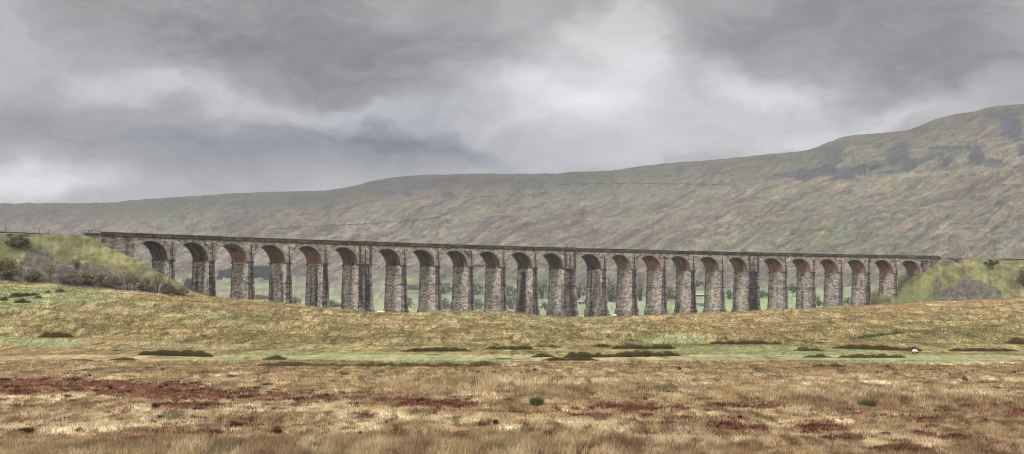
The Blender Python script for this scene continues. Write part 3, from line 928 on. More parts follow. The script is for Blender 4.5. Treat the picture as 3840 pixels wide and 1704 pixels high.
def sweep(name, prof, sa, sb, mat, parent, colf, ds=1.6, top_noise=0.0):
    """a closed (d,h) profile carried along the curve"""
    ss = np.linspace(sa, sb, max(2, int((sb - sa) / ds)))
    n = len(prof); V = []; uv = []
    acc = [0]
    for k in range(1, n): acc.append(acc[-1] + math.hypot(prof[k][0] - prof[k - 1][0], prof[k][1] - prof[k - 1][1]))
    tn = (fbm(ss / 3, ss * 0, 5, 3) - .5) * top_noise
    for j, s in enumerate(ss):
        for k, (d, h) in enumerate(prof):
            V.append(W(s, d, h + (tn[j] if h > HP - .3 else 0))); uv.append((s, acc[k]))
    V = np.array(V); Fs = []
    for j in range(len(ss) - 1):
        for k in range(n):
            Fs.append((j * n + k, j * n + (k + 1) % n, (j + 1) * n + (k + 1) % n, (j + 1) * n + k))
    Fs.append(tuple(range(n))[::-1]); Fs.append(tuple((len(ss) - 1) * n + k for k in range(n)))
    S = np.repeat(ss, n); Hh = np.tile(np.array([p[1] for p in prof]), len(ss))
    c = colf(S, Hh)
    return mesh(name, V - np.array(parent.location)[None, :], Fs, mat, parent, col=c, uv=np.array(uv))


def par_col(S, H):
    n = fbm(S / 3, H / 1.0, 301, 4)
    c = mixa(lin(96, 86, 74, .6), lin(124, 113, 98, .6), sst(.35, .65, n))
    c = mixa(c, lin(106, 106, 62, .6), sst(.55, .7, fbm(S / 6, H, 302, 3)) * .6)
    return mixa(c, lin(62, 56, 50, .6), sst(.55, .7, fbm(S / 1.5, H, 303, 3)) * .6)


par = sweep('parapet', [(-.10, HP - 1.02), (-.10, HP - .2), (-.2, HP - .2), (-.2, HP), (.42, HP), (.42, HP - .2), (.32, HP - .2), (.32, HP - 1.02)], S_LEFT, S_RIGHT, M_stone, via, par_col, top_noise=.14)
sweep('parapet', [(DEP - .32, HP - 1.02), (DEP - .32, HP - .2), (DEP - .42, HP - .2), (DEP - .42, HP), (DEP + .2, HP), (DEP + .2, HP - .2), (DEP + .1, HP - .2), (DEP + .1, HP - 1.02)],
      S_LEFT, S_RIGHT, M_stone, via, par_col, top_noise=.14)


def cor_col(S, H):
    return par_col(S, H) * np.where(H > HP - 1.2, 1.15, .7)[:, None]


sweep('cornice', [(.1, SPTOP + .002), (-.12, SPTOP + .002), (-.34, SPTOP + .16), (-.34, HP - 1.02), (.35, HP - 1.022), (.35, SPTOP + .1)], S_LEFT, S_RIGHT, M_stone, via, cor_col)
sweep('cornice', [(DEP - .1, SPTOP + .002), (DEP + .12, SPTOP + .002), (DEP + .34, SPTOP + .16), (DEP + .34, HP - 1.02), (DEP - .35, HP - 1.022), (DEP - .35, SPTOP + .1)], S_LEFT, S_RIGHT, M_stone, via, cor_col)
sweep('track_bed', [(.36, SPTOP - .3), (.36, HP - 1.3), (DEP - .36, HP - 1.3), (DEP - .36, SPTOP - .3)], S_LEFT, S_RIGHT, M_plain, via, lambda S, H: np.repeat(lin(110, 104, 98, .6)[None, :], len(S), 0))

# parapet refuges over the wide piers
for k in (5, 11, 17):
    a, b = piers[k]
    mb = MB(); Vv = []
    for h in (HP - 1.01, HP + .12):
        for (s, d) in ((a - .2, -.5), (b + .2, -.5), (b + .2, .45), (a - .2, .45)): Vv.append(W(s, d, h) - np.array(via.location))
    mb.add(Vv, [(0, 3, 2, 1), (4, 5, 6, 7), (0, 1, 5, 4), (1, 2, 6, 5), (2, 3, 7, 6), (3, 0, 4, 7)], lin(122, 112, 92, .6), [(x, z) for z in (0, 1.1) for x in (0, 6, 7, 13)])
    mb.build('refuge', M_stone, par)


def wallbox(name, sa, sb, da, db, h0, h1, seed, parent, light=.5, dark=.3, ds=.9):
    """a solid wall block with gridded faces (front, back, both ends, top)"""
    ns = max(3, int((sb - sa) / ds)); nh = max(3, int((h1 - h0) / .7)); ndp = max(3, int((db - da) / 1.2))
    VV = []; FF = []; CC = []; UU = []; b = 0

    def face(S, D, H, A):
        nonlocal b
        c = stone_col(A, H, seed, light)
        c = mixa(c, ST_K, np.clip(dark + streak(A, H, seed + 4, 1.0, .5, .7) * .5, 0, 1) * .8)
        VV.append(W(S, D, H).reshape(-1, 3)); FF.append(grid_faces(*S.shape) + b); CC.append(c.reshape(-1, 3)); UU.append(np.stack([A, H], -1).reshape(-1, 2)); b += S.size
    s = np.linspace(sa, sb, ns); h = np.linspace(h0, h1, nh); d = np.linspace(da, db, ndp)
    S, H = np.meshgrid(s, h); face(S, S * 0 + da, H, S); face(S[:, ::-1], S * 0 + db, H, S[:, ::-1])
    D, H = np.meshgrid(d, h); face(D * 0 + sb, D, H, D); face(D * 0 + sa, D[:, ::-1], H, D[:, ::-1])
    S, D = np.meshgrid(s, d); face(S, D, S * 0 + h1, S)
    V = np.concatenate(VV) - np.array(parent.location)[None, :]
    return mesh(name, V, np.concatenate(FF), M_stone, parent, col=np.concatenate(CC), uv=np.concatenate(UU))


abL = wallbox('abutment', S_LEFT + .1, -.001, 0, DEP, -3, SPTOP, 401, via, .55, .38)
wallbox('pilaster', S_LEFT - .35, S_LEFT + .75, -.4, .3, 0, HP + .12, 402, abL, .3, .75)
wallbox('pilaster', -5.2, -4.7, -.22, .2, 0, SPTOP - .01, 403, abL, .3, .9)
wallbox('quoin', -1.5, -.05, -.09, .2, 0, HS - .3, 404, abL, .75, .05)
wallbox('impost', -1.8, .15, -.25, DEP + .2, HS - .25, HS + .28, 405, abL, .3, .5)
wallbox('wing_wall', S_LEFT - 8.6, S_LEFT - .4, .2, 1.0, 8, HP - 1.25, 406, abL, .25, .7)
abR = wallbox('abutment', S_END + .001, S_RIGHT - 1.0, 0, DEP, -3, SPTOP, 411, via, .5, .3)
wallbox('pilaster', S_END + 4.6, S_END + 5.3, -.2, .2, 5, SPTOP - .01, 412, abR, .4, .5)
wallbox('pilaster', S_RIGHT - 1.5, S_RIGHT - .6, -.4, .3, 10, HP - 1.0, 413, abR, .3, .7)
wallbox('impost', S_END - .15, S_END + 1.8, -.25, DEP + .2, HS - .25, HS + .28, 415, abR, .3, .5)
# lower walls of the first and last arch below the springing
# green painted tie plates on the spandrels
TIES = [(1, 1443, 208), (1, 1655, 263), (1, 1860, 228), (1, 1943, 220), (1, 2003, 230), (1, 2262, 243), (1, 2322, 235), (1, 2400, 240), (2, 250, 252), (2, 345, 260), (2, 550, 300),
        (2, 793, 313), (2, 2438, 318), (2, 2552, 320), (3, 338, 328), (3, 452, 330), (3, 668, 333), (3, 1352, 352), (3, 1440, 353), (3, 1555, 375), (3, 1667, 358), (3, 1742, 362),
        (3, 1965, 365), (3, 2043, 370), (3, 2195, 410), (3, 2388, 420), (3, 2545, 383), (4, 128, 384), (4, 208, 384), (4, 455, 410), (4, 580, 405), (4, 1312, 400), (4, 1402, 402)]
OFF = {1: 0, 2: 900, 3: 1800, 4: 2700}
M_tie = attr_mat('painted_iron', ((6, .15),))
for k, (rg, zx, zy) in enumerate(TIES):
    u = OFF[rg] + zx * .3727; row = 820 + zy * .3727
    s = s_of_u(u, -.1); p = W(s, -.1, 0); h = (CV - row) / F * p[1]
    h = min(h, SPTOP - .5)
    mb = MB(); Vv = []; Fq = []; n = 16
    tint = lin(92, 158, 132, .75) if k % 4 else lin(116, 166, 140, .75)
    for j in range(n):
        an = 2 * math.pi * j / n
        for rr, dq in ((.30, -.16), (.46, -.16), (.46, .02), (.30, .02)):
            Vv.append(W(s + rr * math.cos(an), dq, h + rr * math.sin(an)) - np.array(via.location))
    for j in range(n):
        for q in range(4): Fq.append((4 * j + q, 4 * j + (q + 1) % 4, 4 * ((j + 1) % n) + (q + 1) % 4, 4 * ((j + 1) % n) + q))
    mb.add(Vv, Fq, tint)
    for (w_, h_) in ((.42, .06), (.06, .42)):
        Vv = []
        for hh in (-h_, h_):
            for (a, b) in ((-w_, -.14), (w_, -.14), (w_, .02), (-w_, .02)): Vv.append(W(s + a, b, h + hh) - np.array(via.location))
        mb.add(Vv, [(0, 3, 2, 1), (4, 5, 6, 7), (0, 1, 5, 4), (1, 2, 6, 5), (2, 3, 7, 6), (3, 0, 4, 7)], tint * .6)
    mb.build('tie_plate', M_tie, via)
for (u, row) in ((1579, 933), (1705, 936), (900 + 1465 * .3727, 930)):
    s = s_of_u(u, -.1); p = W(s, -.1, 0); h = (CV - row) / F * p[1]
    mb = MB(); Vv = []
    for hh in (-.7, .6):
        for (a, b) in ((-.14, -.12), (.14, -.12), (.14, .02), (-.14, .02)): Vv.append(W(s + a, b, h + hh) - np.array(via.location))
    mb.add(Vv, [(0, 3, 2, 1), (4, 5, 6, 7), (0, 1, 5, 4), (1, 2, 6, 5), (2, 3, 7, 6), (3, 0, 4, 7)], lin(200, 160, 90, .7))
    mb.build('crack_gauge', M_tie, via)

# ------------------------------------------------------------------ grass and sedge
def blades(name, n, ylo, yhi, tmax, hfun, wfun, per=3, mask=None, colf=None, seed=1, inv=True, lean=.35):
    r = np.random.default_rng(seed)
    t = r.uniform(-tmax, tmax, n)
    y = 1 / r.uniform(1 / yhi, 1 / ylo, n) if inv else r.uniform(ylo, yhi, n)
    x = t * y
    h0 = T(x, y)
    if mask is not None:
        k = mask(x, y, h0, r); x, y, h0, t = x[k], y[k], h0[k], t[k]
    n = len(x)
    C = colf(x, y, h0, r)
    hh = hfun(x, y, r); ww = wfun(y)
    V = np.zeros((n, per, 3, 3)); Cc = np.zeros((n, per, 3, 3))
    for k in range(per):
        a = r.uniform(0, 2 * math.pi, n); ln = r.normal(0, lean, n) * hh
        bx = x + r.normal(0, .10, n); by = y + r.normal(0, .10, n)
        hk = hh * r.uniform(.55, 1.15, n)
        dx, dy = np.cos(a) * ww, np.sin(a) * ww * .3
        V[:, k, 0] = np.stack([bx - dx, by - dy, h0 - .05], -1)
        V[:, k, 1] = np.stack([bx + dx, by + dy, h0 - .05], -1)
        V[:, k, 2] = np.stack([bx + ln + .12 * hk, by + r.normal(0, lean, n) * hh * .5, h0 + hk], -1)
        j = r.uniform(.55, 1.5, n)[:, None]
        Cc[:, k, 0] = C * j * .9; Cc[:, k, 1] = C * j * .9; Cc[:, k, 2] = C * j * 1.1
    V = V.reshape(-1, 3); Fs = np.arange(len(V)).reshape(-1, 3)
    return mesh(name, V, Fs, M_blade, col=np.clip(Cc.reshape(-1, 3), .01, .85))


def ur(x, y, h): return CU + F * x / y, row_of(y, h)


def grass_col(x, y, h, r):
    c = ground_col(x, y, h)
    tint = mixa(lin(206, 180, 136, KA * 1.05), lin(168, 144, 104, KA), r.uniform(0, 1, len(x)))
    return mixa(c, tint, np.full(len(x), .15))


def red_sel(x, y, h, r):
    u, rr = ur(x, y, h); return red_mask(u, rr, x, y) * .8 > r.uniform(.1, .95, len(x))


def tall(x, y):
    u, rr = ur(x, y, -6.3)
    b = np.clip(ell(u, rr, 1700, 1440, 500, 24) + ell(u, rr, 3350, 1500, 700, 32, 2) + ell(u, rr, 1900, 1680, 900, 40) + ell(u, rr, 600, 1690, 700, 30) + ell(u, rr, 2100, 1470, 260, 30), 0, 1)
    return b


g = blades('moor_grass', 320000, 56, 182, .50, lambda x, y, r: .12 + .38 * tall(x, y) * r.uniform(.4, 1.2, len(x)) + .12 * fbm(x / 2, y / 3, 91, 3), lambda y: .013 + .00022 * y,
           mask=lambda x, y, h, r: ~red_sel(x, y, h, r), colf=grass_col, seed=3)
tag(g, 'dry straw coloured grass covering the flat moor', 'grass', kind='stuff')
g = blades('red_sedge', 150000, 56, 175, .42, lambda x, y, r: .10 + .2 * r.uniform(0, 1, len(x)) ** 2, lambda y: .010 + .0002 * y, mask=red_sel,
           colf=lambda x, y, h, r: mixa(lin(94, 50, 39, KA), lin(154, 106, 79, KA), r.uniform(0, 1, len(x)) ** 1.6), seed=4)
tag(g, 'dark red sedge and moss growing in bands across the moor', 'sedge', kind='stuff')
g = blades('hillside_grass', 180000, 205, 700, .46, lambda x, y, r: (.10 + .34 * sst(225, 300, y)) * (.4 + .9 * fbm(x / 3, y / 5, 93, 3)), lambda y: .03 + .00026 * y,
           mask=lambda x, y, h, r: (y < crest_y(x / y) + 6), colf=grass_col, seed=5)
tag(g, 'tufty olive and straw grass on the slope below the viaduct', 'grass', kind='stuff')


# ------------------------------------------------------------------ rush beds and tussocks
def rush(u0, u1, row, hpx, label, dark=.5, seed=0, row2=None, name='rush_bed', cat='rushes'):
    r = np.random.default_rng(500 + seed)
    um = (u0 + u1) / 2; row2 = row if row2 is None else row2
    pc = at(um, (row + row2) / 2)
    sc = F / pc[1]
    L = (u1 - u0) / sc; Hh = hpx / sc * .95
    fs = np.linspace(0, 1, 9); line = np.array([at(u0 + (u1 - u0) * q, row + (row2 - row) * q) for q in fs])
    line[:, 1] = np.clip(line[:, 1], np.median(line[:, 1]) - 14, np.median(line[:, 1]) + 14)
    dep = max(.8, min(2.2, Hh * 3.0))
    n = int(min(4200, max(260, (u1 - u0) * hpx * .50)))
    f = r.uniform(0, 1, n)
    env = np.clip(np.clip(np.minimum(f, 1 - f) * L / 1.2, 0, 1) ** .6 * (.34 + .22 * vn(f * L / 2.0, f * 0 + seed, 3) + .55 * vn(f * L / .55, f * 0 + seed, 4)), .25, 1.0)
    keep = r.uniform(0, 1, n) < np.clip(env * 1.25, 0, 1); f = f[keep]; env = env[keep]; n = len(f)
    x = np.interp(f, fs, line[:, 0]) + r.normal(0, .12, n); y = np.interp(f, fs, line[:, 1]) + r.uniform(0, 1, n) * dep * (.6 + .6 * env)
    h0 = T(x, y)
    per = 3
    V = np.zeros((n, per, 3, 3)); Cc = np.zeros((n, per, 3, 3))
    for k in range(per):
        hk = Hh * env * r.uniform(.45, 1.1, n)
        ww = .5 / sc * r.uniform(.8, 2.0, n) * 2.4
        ln = r.normal(0, .22, n) * hk
        V[:, k, 0] = np.stack([x - ww, y, h0 - .1], -1); V[:, k, 1] = np.stack([x + ww, y + ww * .3, h0 - .1], -1)
        V[:, k, 2] = np.stack([x + ln, y + r.normal(0, .15, n) * hk, h0 + hk], -1)
        base = mixa(lin(62, 68, 40, .55), lin(96, 98, 58, .58), r.uniform(0, 1, n)) * (1.15 - dark * .65)
        tip = mixa(lin(96, 96, 58, .58), lin(172, 148, 100, .62), r.uniform(0, 1, n) ** 1.5) * (1.15 - dark * .55)
        Cc[:, k, 0] = base; Cc[:, k, 1] = base; Cc[:, k, 2] = tip
    o = root(name, label, cat, tuple(pc), group='dark rush beds on the moor')
    V = V.reshape(-1, 3) - pc[None, :]
    mesh('rush_stems', V, np.arange(len(V)).reshape(-1, 3), M_blade, o, col=Cc.reshape(-1, 3))


R1 = lambda x: x / 2.0125
rushes = [
    (140, 268, 1268, 27, 'dark bushy rush clump on the left slope above the green strip', .8),
    (520, 790, 1332, 30, 'long dark rush bed left of centre beside the green strip', .9, 1340),
    (405, 510, 1353, 15, 'low brown rush strip below and left of the long dark bed', .5),
    (985, 1070, 1350, 25, 'small upright rush tussock alone on the green strip', .6),
    (420, 448, 1316, 10, 'tiny rush tuft above the long dark bed on the left', .5),
    (240, 350, 1354, 14, 'faint brown rush strip at the far left edge of the bog', .1),
    (960, 1330, 1374, 16, 'thin dark sedge line along the near edge of the green strip, left half', .35),
    (1330, 1860, 1376, 17, 'thin reddish sedge line along the near edge of the green strip, centre', .2),
    (1505, 1765, 1320, 20, 'straight rush bed behind the bright green strip in the centre', .75),
    (1820, 2005, 1312, 18, 'rush bed just right of the centre one, slightly higher up', .6),
    (1990, 2110, 1303, 13, 'pale rush fringe trailing off the upper centre bed', .3),
    (1995, 2078, 1340, 18, 'blocky rush clump at the left end of the darkest beds', .7),
    (2035, 2245, 1354, 20, 'darkest rush bed, lowest of the stacked beds right of centre', 1.0),
    (2115, 2548, 1344, 26, 'longest rush bed with paler tops right of centre', .75, 1336),
    (2300, 2532, 1310, 22, 'dark rush bed above the longest one', .85),
    (2338, 2386, 1281, 13, 'small square rush patch under the green knoll', .8),
    (2215, 2295, 1303, 14, 'small brown rush patch left of the green knoll', .5),
    (1825, 1965, 1349, 6, 'thin dark rushes lining a wet ditch', .7),
    (2660, 2935, 1293, 16, 'dark rush line running right from the green knoll', .9),
    (3130, 3460, 1309, 24, 'wide dark rush bed behind the white sheep', .75, 1318),
    (2980, 3092, 1318, 20, 'brown rush clump left of the wide bed behind the sheep', .4),
    (3020, 3118, 1342, 17, 'short rush strip on the pale green grass, left of the sheep', .65),
    (3150, 3400, 1343, 18, 'brownish rush strip just below and left of the sheep', .35),
    (3560, 3822, 1319, 16, 'rush bed right of the sheep towards the frame edge', .8),
    (3068, 3122, 1278, 9, 'tiny rush patch high above the wide right bed', .7),
    (3190, 3400, 1276, 12, 'slanting brown rush line climbing the right slope', .3, 1250),
    (3775, 3850, 1292, 30, 'rough rush clump at the right edge of the slope', .6),
    (3040, 3180, 1380, 16, 'rush patch on the near edge of the pale green strip, right', .6),
    (30, 140, 1118, 22, 'biggest rush clump on the green pasture under the left embankment', .8, 1108),
    (50, 110, 1137, 18, 'lowest rush clump on the pasture under the left embankment', .8),
    (163, 188, 1101, 17, 'narrow rush tuft right of the biggest pasture clump', .7),
    (197, 246, 1098, 16, 'rightmost flat rush clump on the left pasture', .75),
    (-8, 24, 1129, 20, 'rush clump cut by the left frame edge', .9),
    (118, 155, 1122, 15, 'round rush clump between the bigger ones on the left pasture', .8),
]
for k, rr in enumerate(rushes):
    rush(rr[0], rr[1], rr[2], rr[3], rr[4], rr[5], k, rr[6] if len(rr) > 6 else None)


def tufts(name, n, label, cat, cols, hh, seed, sel):
    r = np.random.default_rng(seed)
    t = r.uniform(-.385, .385, n); y = 1 / r.uniform(1 / 165., 1 / 61., n); x = t * y
    h0 = T(x, y); u = CU + F * t; rr = row_of(y, h0)
    k = sel(x, y, u, rr, r); x, y, h0 = x[k], y[k], h0[k]; n = len(x)
    per = 34
    R0 = r.uniform(.10, .32, n)[:, None]; Hh = (hh * r.uniform(.5, 1.25, n))[:, None]
    a = r.uniform(0, 2 * math.pi, (n, per)); q = np.sqrt(r.uniform(0, 1, (n, per)))
    bx = x[:, None] + np.cos(a) * q * R0 * 1.3; by = y[:, None] + np.sin(a) * q * R0
    hk = Hh * (1.1 - .6 * q) * r.uniform(.6, 1.1, (n, per))
    ww = .016 + .00016 * y[:, None] * np.ones((1, per))
    z = h0[:, None] * np.ones((1, per))
    V = np.stack([np.stack([bx - ww, by, z - .06], -1), np.stack([bx + ww, by, z - .06], -1),
                  np.stack([bx + np.cos(a) * q * R0 * .9, by + np.sin(a) * q * R0 * .9, z + hk], -1)], 2).reshape(-1, 3)
    C = mixa(cols[0], cols[1], r.uniform(0, 1, (n, per)) ** 1.4)
    C = np.repeat((C * r.uniform(.7, 1.2, n)[:, None, None])[:, :, None], 3, 2).reshape(-1, 3)
    o = mesh(name, V, np.arange(len(V)).reshape(-1, 3), M_blade, col=np.clip(C, .01, .8))
    tag(o, label, cat, kind='stuff')


tufts('heather', 5200, 'small dark red brown heather and moss tufts dotted over the near moor', 'heather', (lin(66, 44, 38, .55), lin(122, 80, 60, .6)), .24, 31,
      lambda x, y, u, rr, r: (fbm(x / 3.5, y / 9, 95, 3) + red_mask(u, rr, x, y) * .25 + (rr > 1470) * .04) > r.uniform(.45, .80, len(x)))
tufts('coarse_grass', 5200, 'paler seeding grass tufts standing out of the moor', 'grass', (lin(176, 150, 108, .62), lin(228, 206, 160, .66)), .34, 32,
      lambda x, y, u, rr, r: (fbm(x / 5, y / 14, 96, 3) + tall(x, y) * .3) > r.uniform(.45, .85, len(x)))


def tussock(u, row, w, hpx, label, c1, c2, seed):
    """a round spray of stems"""
    r = np.random.default_rng(seed)
    p = at(u, row); sc = F / p[1]; Rw = w / sc / 2; Hh = hpx / sc
    n = 700
    a = r.uniform(0, 2 * math.pi, n); rad = np.sqrt(r.uniform(0, 1, n)) * Rw * .55
    bx, by = np.cos(a) * rad, np.sin(a) * rad
    out = rad / Rw * 1.3 + .1
    hk = Hh * r.uniform(.6, 1.0, n) * (1.05 - rad / Rw * .5)
    V = np.zeros((n, 3, 3)); ww = .016
    V[:, 0] = np.stack([bx - ww, by, bx * 0 - .1], -1); V[:, 1] = np.stack([bx + ww, by, bx * 0 - .1], -1)
    V[:, 2] = np.stack([bx + np.cos(a) * out * Rw * .6, by + np.sin(a) * out * Rw * .6, hk], -1)
    C = mixa(c1, c2, r.uniform(0, 1, n)); C = np.repeat(C[:, None], 3, 1)
    o = root('tussock', label, 'tussock', tuple(p), group='tall tussocks on the near moor')
    mesh('tussock_stems', V.reshape(-1, 3), np.arange(3 * n).reshape(-1, 3), M_blade, o, col=C.reshape(-1, 3))


tg = (lin(88, 92, 62, .6), lin(130, 128, 88, .62)); td = (lin(80, 50, 40, .55), lin(110, 74, 54, .6))
tussock(2012, 1520, 62, 38, 'green rush tussock in the middle of the brown moor', *tg, 11)
tussock(3252, 1535, 80, 48, 'large dark green rush tussock in the tall grass on the right', *tg, 12)
tussock(1182, 1690, 60, 34, 'grey green tussock at the bottom edge, left of centre', *tg, 13)
tussock(1040, 1630, 36, 24, 'dark red brown heather tuft in pale grass, lower left of centre', *td, 14)
tussock(620, 1695, 56, 30, 'brown heather tuft at the bottom edge on the left', *td, 15)
tussock(1858, 1595, 22, 26, 'small pointed dark tuft standing alone near the centre', *td, 16)
tussock(885, 1605, 50, 24, 'reddish heather tuft in the grass on the lower left', *td, 17)
tussock(100, 1622, 60, 22, 'low dark heather tuft near the left edge', *td, 18)
tussock(2775, 1572, 22, 16, 'small near black heather tuft among red sedge on the right', *td, 19)
tussock(3320, 1635, 40, 18, 'dark red heather tuft on the lower right', *td, 20)
tussock(1350, 1636, 16, 22, 'narrow dark tuft on pale grass left of centre', *td, 21)


# ------------------------------------------------------------------ trees and shrubs
def tree(name, label, cat, p, hgt, wid, kind='leafy', seed=0, n=900, leaf=None, tint=None, group=None, lean=0.0, trunk=.3, rz=0):
    """tapered trunk and limbs with a crown of small leaf faces or twigs"""
    r = random.Random(seed); q = np.random.default_rng(seed + 1)
    o = root(name, label, cat, tuple(p), group=group)
    mb = MB(); tips = []
    barkc = tuple(lin(92, 82, 70, .5))
    nst = 3 if trunk < .2 else 1
    for st in range(nst):
        base = Vector((r.uniform(-.1, .1) * wid * (nst > 1), 0, -.3))
        th = hgt * trunk
        b1 = base + Vector((lean * th + r.uniform(-.05, .05) * wid, r.uniform(-.05, .05) * wid, th + .3))
        R0 = max(.06, hgt * .035)
        mb.tube([base, (base + b1) / 2 + Vector((r.uniform(-.04, .04) * hgt, 0, 0)), b1], [R0 * 1.2, R0, R0 * .8], 6, barkc)
        for k in range(6 if nst == 1 else 4):
            an = 2 * math.pi * (k + r.random() * .6) / (6 if nst == 1 else 4)
            rr = wid / 2 * r.uniform(.5, .85); zz = hgt * r.uniform(.62, .95) if k else hgt * .95
            e = Vector((b1.x + math.cos(an) * rr * (1 if k else .2), b1.y + math.sin(an) * rr * (1 if k else .2), zz))
            m = (b1 + e) / 2 + Vector((r.uniform(-.08, .08) * wid, r.uniform(-.08, .08) * wid, r.uniform(0, .08) * hgt))
            mb.tube([b1 - Vector((0, 0, .05)), m, e], [R0 * .6, R0 * .35, R0 * .1], 5, barkc); tips += [e, m]
            for j in range(3):
                e2 = m + (e - m) * r.uniform(.2, .9) + Vector((r.uniform(-.2, .2) * wid, r.uniform(-.2, .2) * wid, r.uniform(-.05, .2) * hgt))
                mb.tube([m + (e - m) * .2, e2], [R0 * .22, R0 * .07], 4, barkc, cap=False); tips.append(e2)
    mb.build('trunk', M_wood, o)
    cl = []
    ncl = {'bush': 6, 'bare': 26}.get(kind, 16)
    for k in range(ncl):
        t = r.choice(tips)
        cl.append((t.x + r.uniform(-.08, .08) * wid, t.y + r.uniform(-.08, .08) * wid, t.z + r.uniform(-.1, .06) * hgt, wid * r.uniform(.10, .20) * (1.25 if kind == 'bush' else 1), r.uniform(.78, 1.22)))
    if kind == 'bush':
        for k in range(34):
            an = r.uniform(0, 6.28); rr = math.sqrt(r.random()) * wid * .46; z = hgt * (.06 + .78 * math.sqrt(max(0, 1 - (rr / (wid * .5)) ** 2)) * r.random() ** .7)
            cl.append((math.cos(an) * rr, math.sin(an) * rr, z, wid * r.uniform(.10, .18), r.uniform(.75, 1.2)))
    cl = np.array(cl)
    idx = q.integers(0, len(cl), n)
    g = q.normal(0, 1, (n, 3)); g /= np.linalg.norm(g, axis=1)[:, None]
    rad = q.uniform(0, 1, n) ** .45
    P = cl[idx, :3] + g * (cl[idx, 3] * rad)[:, None] * np.array([1, 1, .8 * min(1.6, hgt / wid + .3)])
    P[:, 2] = np.clip(P[:, 2], .02 * hgt, hgt * 1.02)
    lf = leaf or wid * .028
    A = q.normal(0, 1, (n, 3)); A /= np.linalg.norm(A, axis=1)[:, None]
    B = np.cross(A, q.normal(0, 1, (n, 3))); B /= np.linalg.norm(B, axis=1)[:, None]
    sz = lf * q.uniform(.6, 1.4, n)[:, None]
    if kind == 'bare': a_, b_ = A * sz * 2.2, B * sz * .22
    else: a_, b_ = A * sz, B * sz * .6
    V = np.stack([P - a_, P - b_, P + a_, P + b_], 1).reshape(-1, 3)
    ti = tint if tint is not None else (lin(74, 82, 46, .5), lin(112, 116, 66, .55))
    C = mixa(ti[0], ti[1], q.uniform(0, 1, n)) * cl[idx, 4][:, None]
    C = np.repeat(C[:, None], 4, 1).reshape(-1, 3)
    mesh('crown', V, np.arange(4 * n).reshape(-1, 4), M_leaf, o, col=np.clip(C, .01, .6))
    return o


TW = (lin(126, 112, 92, .6), lin(170, 154, 126, .64))         # bare brown twigs
TG = (lin(96, 100, 66, .58), lin(140, 142, 98, .6))
TY = (lin(134, 130, 86, .58), lin(178, 170, 120, .6))
lush = [  # u, row of base, width px, height px, label, kind, tint, trunk
    (70, 905 + 22, 84, 48, 'dark green shrub high on the left embankment', 'bush', TG, .15),
    (25, 1050, 100, 90, 'big pale yellow green bush at the left frame edge', 'bush', TY, .15),
    (190, 1062, 66, 66, 'thin leafless tree with a sparse crown between scree and bushes', 'bare', TW, .35),
    (130, 1055, 60, 44, 'grey twiggy shrub at the foot of the left scree', 'bush', TW, .15),
    (262, 1066, 78, 52, 'dense round brown bush in the middle of the embankment foot', 'bush', TW, .15),
    (287, 1030, 44, 56, 'slender bare sapling leaning above the round brown bush', 'bare', TW, .4),
    (320, 1062, 50, 44, 'pale green low shrub right of the round brown bush', 'bush', TY, .15),
    (376, 1074, 62, 54, 'brown twiggy bush left of the two thorn trees', 'bush', TW, .18),
    (430, 1082, 56, 46, 'low brown shrub just left of the thorn trees', 'bush', TW, .18),
    (480, 1089, 66, 62, 'spreading bare thorn tree, left of the pair', 'bare', TW, .38),
    (507, 1090, 56, 56, 'spreading bare thorn tree, right of the pair', 'bare', TW, .38),
    (548, 1092, 56, 46, 'dark scrubby bush right of the pair of thorn trees', 'bush', TW, .18),
    (590, 1100, 76, 70, 'tall bare shrub in front of the first stone pier', 'bare', TW, .3),
    (630, 1104, 50, 44, 'straggly low bush at the foot of the first pier', 'bush', TW, .2),
    (675, 1104, 60, 22, 'low brown bramble between the first and second piers', 'bush', TW, .15),
    (3722, 1012, 66, 34, 'small windswept bush with dark trunk high on the right embankment', 'leafy', (lin(70, 74, 50, .5), lin(104, 104, 70, .5)), .35),
    (3845, 1075, 60, 70, 'grey green bush cut by the right frame edge', 'bush', TG, .15),
    (3582, 980, 24, 12, 'tiny brown shrub on the shoulder of the right embankment', 'bush', TW, .15),
    (975, 1122, 56, 16, 'low yellow green bush between the third and fourth piers', 'bush', TY, .1),
]
for k, (u, row, w, h, lab, kd, ti, tr) in enumerate(lush):
    p = at(u, row); sc = F / p[1]
    tree('shrub' if kd == 'bush' else 'thorn_tree', lab, 'shrub' if kd == 'bush' else 'tree', p, h / sc * 1.0, w / sc * 1.15, kd, 60 + k, 5200 if kd == 'bush' else 1500, leaf=.13 if ti is TW else .19, tint=ti, trunk=tr,
         group='scrub on the embankments')


def place_far(u, row, y):
    """a point on the valley floor at distance y; the foot row follows from the ground"""
    t = (u - CU) / F
    return np.array([t * y, y, float(T(t * y, y))])


